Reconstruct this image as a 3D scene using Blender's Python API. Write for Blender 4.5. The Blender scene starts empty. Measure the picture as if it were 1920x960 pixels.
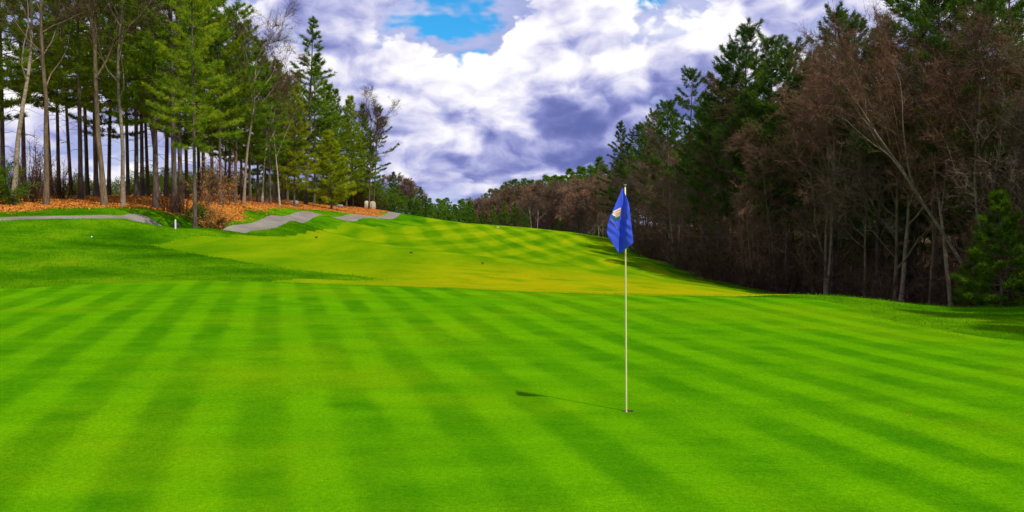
import bpy, math, random
import numpy as np
from mathutils import Vector

random.seed(7)
RNG = np.random.default_rng(11)
scene = bpy.context.scene
COL = scene.collection
R = math.radians

# ------------------------------------------------------------------ camera
EYE = 1.76                       # metres above the hole
PITCH = math.atan(60 / 1663.0)   # tipped slightly down
cam_data = bpy.data.cameras.new('camera')
cam_data.sensor_width = 36.0
cam_data.lens = 18.0 * 1663.0 / 960.0
cam_data.clip_start = 0.05
cam_data.clip_end = 6000
cam = bpy.data.objects.new('camera', cam_data)
COL.objects.link(cam)
cam.location = (0, 0, EYE)
cam.rotation_euler = (math.pi / 2 - PITCH, 0, 0)
scene.camera = cam

# ------------------------------------------------------------------ light and sky
SUN_EL = R(56)
SUN_DIR = Vector((0.70 * math.cos(SUN_EL), -0.714 * math.cos(SUN_EL), math.sin(SUN_EL))).normalized()  # towards the sun
sun_data = bpy.data.lights.new('sun', 'SUN')
sun_data.energy = 4.6
sun_data.angle = R(0.8)
sun_data.color = (1.0, 0.95, 0.86)
sun = bpy.data.objects.new('sun', sun_data)
COL.objects.link(sun)
sun.rotation_euler = SUN_DIR.to_track_quat('Z', 'Y').to_euler()
sun.location = (60, -60, 80)

world = bpy.data.worlds.new('World')
scene.world = world
world.use_nodes = True
scene.view_settings.view_transform = 'Standard'
scene.view_settings.look = 'None'
scene.view_settings.gamma = 1.0
scene.view_settings.use_curve_mapping = False
scene.view_settings.exposure = 0.0


class NT:
    """small helper round a node tree"""
    def __init__(self, tree):
        self.t = tree
        self.n = tree.nodes
        self.l = tree.links

    def put(self, sock, v):
        if v is None:
            return
        if isinstance(v, (int, float)):
            sock.default_value = v
        elif isinstance(v, (tuple, list)):
            v = tuple(v)
            if sock.type == 'RGBA' and len(v) == 3:
                v = v + (1.0,)
            sock.default_value = v
        else:
            self.l.new(v, sock)

    def math(self, op, a, b=None, c=None, clamp=False):
        n = self.n.new('ShaderNodeMath')
        n.operation = op
        n.use_clamp = clamp
        for s, v in zip(n.inputs, (a, b, c)):
            self.put(s, v)
        return n.outputs[0]

    def vmath(self, op, a, b=None):
        n = self.n.new('ShaderNodeVectorMath')
        n.operation = op
        self.put(n.inputs[0], a)
        if op == 'SCALE':
            self.put(n.inputs['Scale'], b)
        else:
            self.put(n.inputs[1], b)
        return n.outputs['Value'] if op in ('DOT_PRODUCT', 'LENGTH', 'DISTANCE') else n.outputs['Vector']

    def sep(self, v):
        n = self.n.new('ShaderNodeSeparateXYZ')
        self.put(n.inputs[0], v)
        return n.outputs

    def comb(self, x, y, z):
        n = self.n.new('ShaderNodeCombineXYZ')
        for s, v in zip(n.inputs, (x, y, z)):
            self.put(s, v)
        return n.outputs[0]

    def noise(self, v, scale, detail=4, rough=0.5, dist=0.0, color=False):
        n = self.n.new('ShaderNodeTexNoise')
        self.put(n.inputs['Vector'], v)
        n.inputs['Scale'].default_value = scale
        n.inputs['Detail'].default_value = detail
        n.inputs['Roughness'].default_value = rough
        n.inputs['Distortion'].default_value = dist
        return n.outputs['Color' if color else 'Fac']

    def ramp(self, fac, stops, interp='LINEAR'):
        n = self.n.new('ShaderNodeValToRGB')
        n.color_ramp.interpolation = interp
        el = n.color_ramp.elements
        while len(el) > 1:
            el.remove(el[-1])
        for i, (p, c) in enumerate(stops):
            e = el[0] if i == 0 else el.new(p)
            e.position = p
            if isinstance(c, (int, float)):
                c = (c, c, c)
            e.color = (*c[:3], 1)
        self.put(n.inputs[0], fac)
        return n.outputs[0]

    def mix(self, fac, a, b, blend='MIX'):
        n = self.n.new('ShaderNodeMix')
        n.data_type = 'RGBA'
        n.blend_type = blend
        self.put(n.inputs[0], fac)
        self.put(n.inputs[6], a)
        self.put(n.inputs[7], b)
        return n.outputs[2]

    def smooth(self, v, lo, hi):
        n = self.n.new('ShaderNodeMapRange')
        n.interpolation_type = 'SMOOTHSTEP'
        self.put(n.inputs[0], v)
        n.inputs[1].default_value = lo
        n.inputs[2].default_value = hi
        n.inputs[3].default_value = 0
        n.inputs[4].default_value = 1
        return n.outputs[0]


def pixel_dir(px, py):
    u = (px - 960) / 1663.0
    v = (480 - py) / 1663.0
    return np.array([u, math.cos(PITCH) + v * math.sin(PITCH), -math.sin(PITCH) + v * math.cos(PITCH)])


def build_world():
    w = NT(world.node_tree)
    w.n.clear()
    out = w.n.new('ShaderNodeOutputWorld')
    bg = w.n.new('ShaderNodeBackground')
    w.l.new(bg.outputs[0], out.inputs[0])
    sky = w.n.new('ShaderNodeTexSky')
    sky.sky_type = 'NISHITA'
    sky.sun_disc = False
    sky.sun_elevation = SUN_EL
    sky.sun_rotation = math.atan2(SUN_DIR.x, SUN_DIR.y)
    sky.ozone_density = 2.0
    tc = w.n.new('ShaderNodeTexCoord')
    d = w.vmath('NORMALIZE', tc.outputs['Generated'])
    x, y, z = w.sep(d)[:3]
    zc = w.math('MAXIMUM', z, 0.0)
    # vertical coordinate: compressed near the horizon, where the cloud deck is seen edge-on
    lg = w.math('LOGARITHM', w.math('ADD', zc, 0.045), math.e)
    g = w.math('ADD', w.math('MULTIPLY', zc, 1.15), w.math('MULTIPLY', lg, 0.085))
    p = w.comb(x, y, g)
    OFF = (3.1, 1.7, 0.35)
    pp = w.vmath('ADD', p, OFF)
    rag = w.vmath('SCALE', w.vmath('SUBTRACT', w.noise(pp, 13.0, 4, 0.6, 0, True), (0.5, 0.5, 0.5)), 0.13)
    pr = w.vmath('ADD', p, rag)

    def blob(px, py, r):
        v = pixel_dir(px, py)
        v = v / np.linalg.norm(v)
        gz = 1.15 * max(v[2], 0) + 0.085 * math.log(max(v[2], 0) + 0.045)
        dd = w.vmath('DISTANCE', pr, (float(v[0]), float(v[1]), gz))
        return w.smooth(dd, r, 0.0)

    def total(items):
        s = None
        for px, py, r, k in items:
            b = w.math('MULTIPLY', blob(px, py, r), k)
            s = b if s is None else w.math('ADD', s, b)
        return s
    # gaps of blue, heavy bases and sunlit heads in this part of the sky
    gap = total([(768, 50, 0.08, 1.05), (905, 8, 0.09, 0.95), (985, 30, 0.06, -0.5), (1235, -12, 0.10, 0.6), (1495, 2, 0.10, 0.2), (880, 108, 0.05, 0.5), (690, 245, 0.05, -1.5)])
    heavy = total([(1120, 190, 0.22, 1.0), (1300, 200, 0.22, 0.9), (600, 130, 0.16, 0.8), (1000, 295, 0.26, 0.7), (690, 225, 0.20, 0.6), (1180, 275, 0.22, 0.7), (520, 40, 0.2, 0.4), (800, 255, 0.15, 0.4)])
    bright = total([(1120, 45, 0.20, 0.9), (670, 45, 0.13, 0.8), (745, 175, 0.17, 0.9), (1400, 20, 0.22, 1.0), (900, 150, 0.17, 0.6), (870, 235, 0.14, 0.7), (1000, 110, 0.12, 0.5), (720, 92, 0.07, 0.7), (1230, 60, 0.15, 0.8), (845, 70, 0.06, 1.6), (940, 55, 0.08, 1.4)])
    # heaped cloud: a warped field with rounded heads; the same field a little nearer the light gives the shading
    S = 5.6
    warp = w.vmath('SCALE', w.vmath('SUBTRACT', w.noise(pp, 9.0, 3, 0.55, 0, True), (0.5, 0.5, 0.5)), 0.10)
    pw = w.vmath('ADD', pp, warp)


    def heap(v, det):
        f = w.noise(v, S, det, 0.57)
        vo = w.n.new('ShaderNodeTexVoronoi')
        vo.feature = 'F1'
        vo.inputs['Scale'].default_value = 9.0
        vo.inputs['Detail'].default_value = 2.0
        vo.inputs['Roughness'].default_value = 0.5
        w.put(vo.inputs['Vector'], v)
        return w.math('SUBTRACT', w.math('ADD', f, 0.16), w.math('MULTIPLY', vo.outputs['Distance'], 0.46))
    n1 = heap(pw, 7)
    n2 = heap(w.vmath('ADD', pw, (0.012, -0.004, 0.024)), 6)
    big = w.noise(w.vmath('ADD', pp, (7.0, 0, 0)), 3.0, 2, 0.5)
    cover = w.math('SUBTRACT', n1, w.math('MULTIPLY', gap, 0.34))
    cover = w.math('ADD', cover, w.math('MULTIPLY', w.math('SUBTRACT', big, 0.5), 0.30))
    cover = w.math('ADD', cover, w.math('MULTIPLY', w.math('ADD', heavy, bright), 0.06))
    alpha = w.smooth(cover, 0.14, 0.21)
    # light on the clouds
    lit = w.math('MULTIPLY', w.math('SUBTRACT', n1, n2), 2.3)
    fine = w.noise(pw, 24.0, 5, 0.62)
    lit = w.math('ADD', lit, w.math('MULTIPLY', w.math('SUBTRACT', fine, 0.5), 0.52))
    lit = w.math('SUBTRACT', lit, w.math('MULTIPLY', w.math('SUBTRACT', cover, 0.42), 0.25))
    lit = w.math('ADD', lit, w.math('MULTIPLY', bright, 0.26))
    lit = w.math('SUBTRACT', lit, w.math('MULTIPLY', heavy, 0.17))
    lit = w.smooth(w.math('ADD', lit, 0.50), -0.22, 1.22)
    ccol = w.ramp(lit, [(0.0, (0.13, 0.16, 0.43)), (0.20, (0.235, 0.26, 0.58)), (0.42, (0.45, 0.47, 0.77)), (0.66, (0.76, 0.75, 0.93)), (0.90, (1.06, 1.04, 1.05))])
    # low on the horizon the deck turns pale blue
    low = w.smooth(z, 0.055, 0.0)
    ccol = w.mix(w.math('MULTIPLY', low, 0.55), ccol, (0.36, 0.46, 0.80))
    blue = w.mix(1.0, sky.outputs[0], (0.026, 0.125, 0.175), 'MULTIPLY')
    # a thin grey-violet deck behind the heaped clouds, torn open in places
    deck = w.noise(w.vmath('MULTIPLY', pp, (1.0, 1.0, 1.8)), 6.0, 4, 0.6)
    dcol = w.ramp(deck, [(0.3, (0.29, 0.34, 0.67)), (0.55, (0.50, 0.54, 0.83)), (0.75, (0.80, 0.81, 0.96))])
    dcol = w.mix(w.math('MULTIPLY', low, 0.5), dcol, (0.36, 0.46, 0.80))
    torn = w.smooth(w.math('SUBTRACT', w.math('ADD', w.math('ADD', deck, w.math('MULTIPLY', w.smooth(z, 0.19, 0.12), 0.3)), w.math('MULTIPLY', w.math('SUBTRACT', big, 0.5), 0.5)), w.math('MULTIPLY', gap, 0.30)), 0.30, 0.42)
    blue = w.mix(w.math('MULTIPLY', torn, 0.96), blue, dcol)
    col = w.mix(alpha, blue, ccol)
    col10 = w.vmath('SCALE', col, 10.0)
    bg.inputs['Strength'].default_value = 0.1
    w.l.new(col10, bg.inputs['Color'])


build_world()
world.cycles.sampling_method = 'NONE'      # a clouded sky is a broad, even light
scene.cycles.max_bounces = 5
scene.cycles.diffuse_bounces = 3

# ------------------------------------------------------------------ terrain height
def at(px, py, d):
    v = pixel_dir(px, py)
    v = v * (d / v[1])
    return (v[0], v[1], EYE + v[2])


CTRL = [
    # the green, nearly level
    (-8, -6, 0), (8, -6, 0), (0, -20, 0), (-4, 3, 0), (4, 3, 0), (1.06, 8.3, 0), (-6, 9, 0.02), (7, 9, 0.0), (0, 14, 0.02), (-7, 14, 0.06), (8, 13, 0.0),
    at(960, 545, 22), at(500, 530, 24), at(180, 533, 23.5), at(0, 541, 22), at(-250, 548, 20), at(1300, 552, 22), at(1500, 552, 21.5), at(1570, 554, 21.5), at(1640, 560, 21),
    at(1740, 578, 19), at(1810, 588, 18.2), at(1930, 579, 20), at(2100, 575, 19), at(1600, 590, 32), at(1700, 610, 28), at(1800, 650, 23.5), at(1930, 640, 26), at(2100, 640, 25),
    # bank and path on the left
    at(0, 480, 29), at(0, 418, 36), at(150, 410, 38), at(-200, 410, 34), at(300, 455, 36), at(450, 486, 30.5), at(200, 470, 31), at(300, 412, 42),
    at(420, 427, 46), at(480, 424, 51), at(540, 411, 58), at(610, 406, 68), at(680, 409, 82), at(720, 408, 93), at(748, 400, 104),
    at(60, 386, 43), at(230, 387, 46), at(365, 405, 45), at(430, 384, 58), at(460, 379, 65), at(574, 383, 90), at(690, 391, 106),
    at(100, 372, 62), at(300, 370, 66), at(480, 368, 92),
    # fairway, swinging up to the crest
    at(700, 520, 29), at(700, 500, 34), at(600, 470, 43), at(700, 470, 46), at(620, 437, 62), at(700, 425, 80), at(900, 505, 40), at(900, 480, 55), at(900, 450, 84),
    at(780, 410, 118), at(850, 417, 128), at(950, 425, 140), at(1050, 434, 138), at(1110, 441, 132),
    at(1000, 535, 30), at(1170, 537, 33), at(1170, 515, 52), at(1170, 490, 76), at(1150, 458, 112), at(1380, 538, 61), at(1300, 516, 75), at(1205, 482, 100), at(1300, 537, 40),
    # floor of the wood on the right
    at(1550, 562, 55), at(1740, 592, 47), at(1800, 604, 42), at(1900, 612, 42), (26, 34, -3.2), (30, 22, -2.0), (40, 60, -3.2), (34, 85, -3.2), (60, 40, -3.5),
    (30, 120, -3.2), (20, 145, -1.6), (60, 120, -4.5), (40, 10, -1.8), (40, -30, -1.5),
    # beyond the crest and round about
    (-4, 165, 0.3), (10, 185, -2.0), (-30, 180, 0.2), (-10, 230, -4.5), (40, 220, -4.5), (0, 330, -7), (-60, 300, -6.5), (60, 330, -7),
    (-40, 110, 3.2), (-52, 90, 3.0), (-70, 120, 0.5), (-55, 50, 3.0), (-40, 26, 1.6), (-60, 15, 1.6), (-40, -10, 0.5), (-90, 70, 1.0), (-28, 145, 2.2),
]
CTRL = np.array(CTRL, float)


def _tps(r2):
    return np.where(r2 > 1e-9, 0.5 * r2 * np.log(np.maximum(r2, 1e-9)), 0.0)


def _fit(ctrl, reg):
    xy = ctrl[:, :2]
    n = len(xy)
    K = _tps(((xy[:, None] - xy[None]) ** 2).sum(-1)) + reg * np.eye(n)
    Pm = np.hstack([np.ones((n, 1)), xy])
    A = np.zeros((n + 3, n + 3))
    A[:n, :n] = K
    A[:n, n:] = Pm
    A[n:, :n] = Pm.T
    return np.linalg.solve(A, np.concatenate([ctrl[:, 2], np.zeros(3)]))


TPS_W = _fit(CTRL, 2.0)


def sstep(v, a, b):
    t = np.clip((v - a) / (b - a), 0, 1)
    return t * t * (3 - 2 * t)


def height(x, y):
    x = np.asarray(x, float)
    y = np.asarray(y, float)
    shp = np.broadcast(x, y).shape
    X = np.broadcast_to(x, shp).ravel()
    Y = np.broadcast_to(y, shp).ravel()
    out = np.empty(X.size)
    for i in range(0, X.size, 20000):
        a, b = X[i:i + 20000], Y[i:i + 20000]
        r2 = (a[:, None] - CTRL[None, :, 0]) ** 2 + (b[:, None] - CTRL[None, :, 1]) ** 2
        n = len(CTRL)
        out[i:i + 20000] = _tps(r2) @ TPS_W[:n] + TPS_W[n] + TPS_W[n + 1] * a + TPS_W[n + 2] * b
    f = np.maximum(np.maximum(sstep(np.abs(X), 60, 130), sstep(Y, 230, 360)), sstep(-Y, 10, 60))
    base = np.where(Y > 60, -6.5, -0.5)
    base = base + (Y > 60) * 0
    base = -0.5 - 6.0 * sstep(Y, 20, 220) - 3.0 * sstep(X, 60, 400)
    out = out * (1 - f) + base * f
    # gentle unevenness away from the green
    k = sstep(np.hypot(X - 1, (Y - 9) * 0.8), 15, 26) * (1 - sstep(-X, 5, 10) * sstep(Y, 40, 46))
    out += k * (0.025 * np.sin(X * 0.9 + 1.3 * np.sin(Y * 0.31)) * np.sin(Y * 0.53 + 0.7 * np.sin(X * 0.37)) + 0.010 * np.sin(X * 2.3 + Y * 0.7) * np.sin(Y * 1.1 - X * 0.4))
    # a swale where the cart path drops out of sight behind the bank
    sw = np.zeros_like(X)
    for cx, cy in ((-17.0, 42.6), (-16.7, 43.6), (-16.2, 44.8), (-15.9, 45.7), (-15.5, 46.6)):
        sw = np.maximum(sw, np.exp(-((X - cx) ** 2 + (Y - cy) ** 2) / (2 * 1.0 ** 2)))
    out -= 0.75 * sw
    return out.reshape(shp)


def hz(x, y):
    return float(height(np.array([x]), np.array([y]))[0])


_TS = np.concatenate([np.arange(3, 60, 0.1), np.arange(60, 200, 0.4), np.arange(200, 600, 2.0)])


def hit(px, py):
    """where the sight line through a point of the picture meets the ground"""
    v = pixel_dir(px, py)
    X = v[0] * _TS / v[1]
    Z = EYE + v[2] * _TS / v[1]
    below = np.nonzero(Z < height(X, _TS))[0]
    t = _TS[below[0]] if len(below) else 150.0
    return np.array([v[0] * t / v[1], t])


# ------------------------------------------------------------------ materials
MATS = {}


def material(name):
    m = bpy.data.materials.new(name)
    m.use_nodes = True
    t = NT(m.node_tree)
    t.n.clear()
    out = t.n.new('ShaderNodeOutputMaterial')
    MATS[name] = m
    return m, t, out


def principled(t, out, color, rough=0.8, spec=0.3, bump=None, strength=0.3, dist=0.02, metallic=0.0):
    b = t.n.new('ShaderNodeBsdfPrincipled')
    t.put(b.inputs['Base Color'], color)
    t.put(b.inputs['Roughness'], rough)
    b.inputs['Specular IOR Level'].default_value = spec
    b.inputs['Metallic'].default_value = metallic
    if bump is not None:
        bn = t.n.new('ShaderNodeBump')
        bn.inputs['Strength'].default_value = strength
        bn.inputs['Distance'].default_value = dist
        t.put(bn.inputs['Height'], bump)
        t.l.new(bn.outputs[0], b.inputs['Normal'])
    t.l.new(b.outputs[0], out.inputs[0])
    return b


def wpos(t):
    return t.n.new('ShaderNodeNewGeometry').outputs['Position']


def opos(t):
    return t.n.new('ShaderNodeTexCoord').outputs['Object']


def stripes(t, pos, ang, width, wob=0.25, soft=0.55, wobscale=0.6, phase=0.0):
    """mower stripes: the grass lies one way, then the other"""
    perp = (math.cos(ang), math.sin(ang), 0)
    s = t.vmath('DOT_PRODUCT', pos, perp)
    s = t.math('ADD', s, t.math('MULTIPLY', t.math('SUBTRACT', t.noise(pos, wobscale, 3, 0.5), 0.5), wob))
    w = t.math('SINE', t.math('MULTIPLY', t.math('SUBTRACT', s, phase), math.pi / width))
    return t.smooth(w, -soft, soft)


def make_ground_materials():
    # putting green
    m, t, out = material('putting_green')
    p = wpos(t)
    st = stripes(t, p, 0.262, 0.43, 0.20, 0.70, 0.9, 0.095)
    patch = t.noise(p, 0.45, 4, 0.55)
    streak = t.noise(t.vmath('MULTIPLY', p, (0.55, 1.0, 1.0)), 1.5, 6, 0.66)
    st = t.math('ADD', t.math('MULTIPLY', t.math('SUBTRACT', st, 0.5), t.math('ADD', 0.15, t.math('MULTIPLY', t.smooth(patch, 0.32, 0.68), 0.62))), 0.5)
    st = t.math('ADD', st, t.math('MULTIPLY', t.math('SUBTRACT', streak, 0.5), 1.6), clamp=True)
    base = t.mix(st, (0.034, 0.148, 0.001), (0.088, 0.255, 0.001))
    yel = t.smooth(t.noise(t.vmath('ADD', p, (9, 4, 0)), 0.22, 5, 0.62), 0.45, 0.72)
    base = t.mix(t.math('MULTIPLY', yel, 0.50), base, (0.150, 0.250, 0.0015))
    worn = t.smooth(t.noise(t.vmath('ADD', p, (3, 8, 0)), 5.5, 3, 0.7), 0.70, 0.80)
    base = t.mix(t.math('MULTIPLY', worn, 0.5), base, (0.17, 0.20, 0.004))
    fine = t.noise(p, 85, 3, 0.7)
    mid = t.noise(p, 24, 3, 0.6)
    g = t.math('ADD', t.math('MULTIPLY', fine, 0.85), t.math('MULTIPLY', mid, 0.45))
    base = t.mix(1.0, base, t.ramp(g, [(0.38, 0.50), (0.66, 1.0), (0.92, 1.55)]), 'MULTIPLY')
    principled(t, out, base, 0.9, 0.0, fine, 0.5, 0.006)
    # fairway
    m, t, out = material('fairway')
    p = wpos(t)
    a = stripes(t, p, 0.17, 1.9, 0.6, 0.6, 0.2)
    b = stripes(t, p, -0.20, 1.9, 0.6, 0.6, 0.2)
    ck = t.math('ADD', t.math('MULTIPLY', a, 0.5), t.math('MULTIPLY', b, 0.5))
    y = t.sep(p)[1]
    ck = t.math('MULTIPLY', t.math('SUBTRACT', ck, 0.5), t.smooth(y, 38, 70))
    blot = t.noise(t.vmath('MULTIPLY', p, (1.0, 0.16, 1.0)), 0.42, 5, 0.60)
    v = t.math('ADD', t.math('MULTIPLY', ck, 0.55), t.math('ADD', t.math('MULTIPLY', t.math('SUBTRACT', blot, 0.5), 1.5), 0.55), clamp=True)
    col = t.ramp(v, [(0.0, (0.038, 0.130, 0.001)), (0.40, (0.082, 0.186, 0.001)), (0.75, (0.145, 0.240, 0.0015)), (1.0, (0.225, 0.262, 0.002))])
    # straw-coloured dormant grass just past the green
    tan = t.math('MULTIPLY', t.math('MULTIPLY', t.smooth(y, 54, 32), t.smooth(t.sep(p)[0], -7, 0)), t.smooth(t.noise(p, 0.5, 4, 0.6), 0.25, 0.60))
    col = t.mix(t.math('MULTIPLY', tan, 0.75), col, (0.300, 0.262, 0.002))
    fine = t.noise(p, 22, 4, 0.7)
    col = t.mix(1.0, col, t.ramp(fine, [(0.3, 0.72), (0.5, 1.0), (0.72, 1.30)]), 'MULTIPLY')
    principled(t, out, col, 0.9, 0.0, fine, 0.5, 0.02)
    # rough
    m, t, out = material('rough')
    p = wpos(t)
    n = t.noise(p, 0.30, 5, 0.62)
    n2 = t.noise(p, 3.0, 4, 0.65)
    v = t.math('ADD', t.math('MULTIPLY', n, 0.95), t.math('MULTIPLY', n2, 0.25))
    col = t.ramp(v, [(0.36, (0.016, 0.075, 0.001)), (0.54, (0.040, 0.145, 0.001)), (0.70, (0.090, 0.225, 0.002)), (0.86, (0.20, 0.24, 0.003))])
    fine = t.noise(p, 30, 4, 0.7)
    col = t.mix(1.0, col, t.ramp(fine, [(0.3, 0.6), (0.5, 1.0), (0.72, 1.4)]), 'MULTIPLY')
    # the floor of the woods and the far ground: brown duff
    x, y = t.sep(p)[:2]
    wood = t.math('MAXIMUM', t.smooth(t.math('SUBTRACT', x, t.math('MULTIPLY', t.smooth(y, 75, 25), 7.0)), 14.0, 17.5), t.smooth(y, 150, 165))
    duff = t.ramp(t.noise(p, 2.0, 5, 0.7), [(0.3, (0.035, 0.024, 0.014)), (0.6, (0.085, 0.055, 0.03)), (0.8, (0.13, 0.085, 0.045))])
    col = t.mix(t.math('MULTIPLY', wood, t.smooth(y, 30, 36)), col, duff)
    principled(t, out, col, 0.9, 0.0, t.math('ADD', fine, t.math('MULTIPLY', n2, 1.0)), 0.7, 0.06)
    # leaf litter
    m, t, out = material('leaf_litter')
    p = wpos(t)
    v = t.noise(p, 9, 5, 0.75)
    big = t.noise(p, 0.5, 4, 0.6)
    col = t.ramp(t.math('ADD', t.math('MULTIPLY', v, 0.7), t.math('MULTIPLY', big, 0.4)), [(0.35, (0.15, 0.055, 0.014)), (0.50, (0.38, 0.130, 0.018)), (0.63, (0.53, 0.225, 0.028)), (0.75, (0.56, 0.35, 0.07))])
    principled(t, out, col, 0.9, 0.1, v, 0.8, 0.05)
    # loose leaves lying on it
    m, t, out = material('fallen_leaves')
    p = wpos(t)
    v = t.noise(p, 6.5, 4, 0.8)
    col = t.ramp(v, [(0.30, (0.17, 0.062, 0.016)), (0.43, (0.40, 0.125, 0.018)), (0.55, (0.53, 0.200, 0.026)), (0.70, (0.58, 0.36, 0.09))])
    principled(t, out, col, 0.8, 0.2)
    # asphalt cart path
    m, t, out = material('cart_path')
    p = wpos(t)
    v = t.noise(p, 26, 5, 0.8)
    big = t.noise(p, 0.8, 4, 0.6)
    col = t.ramp(t.math('ADD', t.math('MULTIPLY', v, 0.6), t.math('MULTIPLY', big, 0.4)), [(0.35, (0.11, 0.095, 0.078)), (0.5, (0.19, 0.165, 0.135)), (0.66, (0.28, 0.245, 0.20))])
    principled(t, out, col, 0.9, 0.2, v, 0.5, 0.01)
    # blades of longer grass
    m, t, out = material('grass_blades')
    p = wpos(t)
    v = t.math('ADD', t.math('MULTIPLY', t.noise(p, 0.30, 5, 0.62), 0.75), t.math('MULTIPLY', t.noise(p, 14, 2, 0.7), 0.42))
    col = t.ramp(v, [(0.38, (0.030, 0.115, 0.001)), (0.56, (0.065, 0.195, 0.001)), (0.72, (0.125, 0.260, 0.002)), (0.88, (0.28, 0.29, 0.004))])
    d = t.n.new('ShaderNodeBsdfDiffuse')
    tr = t.n.new('ShaderNodeBsdfTranslucent')
    t.put(d.inputs[0], col)
    t.put(tr.inputs[0], col)
    mx = t.n.new('ShaderNodeMixShader')
    mx.inputs[0].default_value = 0.3
    t.l.new(d.outputs[0], mx.inputs[1])
    t.l.new(tr.outputs[0], mx.inputs[2])
    t.l.new(mx.outputs[0], out.inputs[0])


make_ground_materials()


def foliage_material(name, stops, scale=3.5, translucent=0.3):
    m, t, out = material(name)
    p = wpos(t)
    oi = t.n.new('ShaderNodeObjectInfo')
    v = t.math('ADD', t.noise(p, scale, 4, 0.75), t.math('MULTIPLY', t.math('SUBTRACT', oi.outputs['Random'], 0.5), 0.16))
    col = t.ramp(v, stops)
    col = t.mix(1.0, col, oi.outputs['Color'], 'MULTIPLY')
    d = t.n.new('ShaderNodeBsdfDiffuse')
    tr = t.n.new('ShaderNodeBsdfTranslucent')
    t.put(d.inputs[0], col)
    t.put(tr.inputs[0], col)
    mx = t.n.new('ShaderNodeMixShader')
    mx.inputs[0].default_value = translucent
    t.l.new(d.outputs[0], mx.inputs[1])
    t.l.new(tr.outputs[0], mx.inputs[2])
    t.l.new(mx.outputs[0], out.inputs[0])
    return m


foliage_material('needles', [(0.32, (0.045, 0.095, 0.014)), (0.48, (0.100, 0.185, 0.016)), (0.60, (0.185, 0.280, 0.016)), (0.74, (0.32, 0.37, 0.02))], 2.2, 0.48)
foliage_material('twigs', [(0.3, (0.055, 0.041, 0.030)), (0.5, (0.115, 0.084, 0.060)), (0.7, (0.20, 0.145, 0.10))], 1.6, 0.0)
foliage_material('dead_leaves', [(0.3, (0.22, 0.085, 0.02)), (0.5, (0.52, 0.25, 0.06)), (0.7, (0.70, 0.42, 0.14))], 5.0, 0.35)


def bark(name, dark, mid, light, scale=(14, 14, 2.5)):
    m, t, out = material(name)
    p = t.vmath('MULTIPLY', wpos(t), scale)
    n = t.noise(p, 1.0, 5, 0.7)
    b = t.noise(wpos(t), 0.8, 3, 0.5)
    col = t.ramp(t.math('ADD', t.math('MULTIPLY', n, 0.7), t.math('MULTIPLY', b, 0.35)), [(0.35, dark), (0.52, mid), (0.7, light)])
    oi = t.n.new('ShaderNodeObjectInfo')
    col = t.mix(1.0, col, oi.outputs['Color'], 'MULTIPLY')
    principled(t, out, col, 0.9, 0.15, n, 0.7, 0.03)


bark('pine_bark', (0.035, 0.026, 0.020), (0.10, 0.074, 0.055), (0.19, 0.145, 0.11))
bark('grey_bark', (0.075, 0.058, 0.040), (0.20, 0.155, 0.105), (0.38, 0.31, 0.22))
bark('pale_bark', (0.16, 0.13, 0.095), (0.36, 0.31, 0.235), (0.56, 0.51, 0.42), (5, 5, 9))


# ------------------------------------------------------------------ mesh helpers
def link(name, me, mat=None, parent=None, loc=None):
    o = bpy.data.objects.new(name, me)
    COL.objects.link(o)
    if mat is not None and me is not None and not me.materials:
        me.materials.append(mat if not isinstance(mat, str) else MATS[mat])
    if parent is not None:
        o.parent = parent
    if loc is not None:
        o.location = loc
    return o


def empty(name, loc, label, cat, group=None):
    o = bpy.data.objects.new(name, None)
    o.empty_display_size = 0.2
    COL.objects.link(o)
    o.location = loc
    tag(o, label, cat, group)
    return o


def tag(o, label, cat, group=None):
    o['label'] = label
    o['category'] = cat
    if group:
        o['group'] = group
    return o


def np_mesh(name, V, F, smooth=False):
    """V (n,3), F (m,k) all faces with the same number of corners"""
    me = bpy.data.meshes.new(name)
    V = np.asarray(V, np.float32)
    F = np.asarray(F, np.int32)
    k = F.shape[1]
    me.vertices.add(len(V))
    me.vertices.foreach_set('co', V.ravel())
    me.loops.add(F.size)
    me.loops.foreach_set('vertex_index', F.ravel())
    me.polygons.add(len(F))
    me.polygons.foreach_set('loop_start', np.arange(0, F.size, k, dtype=np.int32))
    me.polygons.foreach_set('loop_total', np.full(len(F), k, np.int32))
    if smooth:
        me.polygons.foreach_set('use_smooth', np.ones(len(F), bool))
    me.update(calc_edges=True)
    return me


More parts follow.
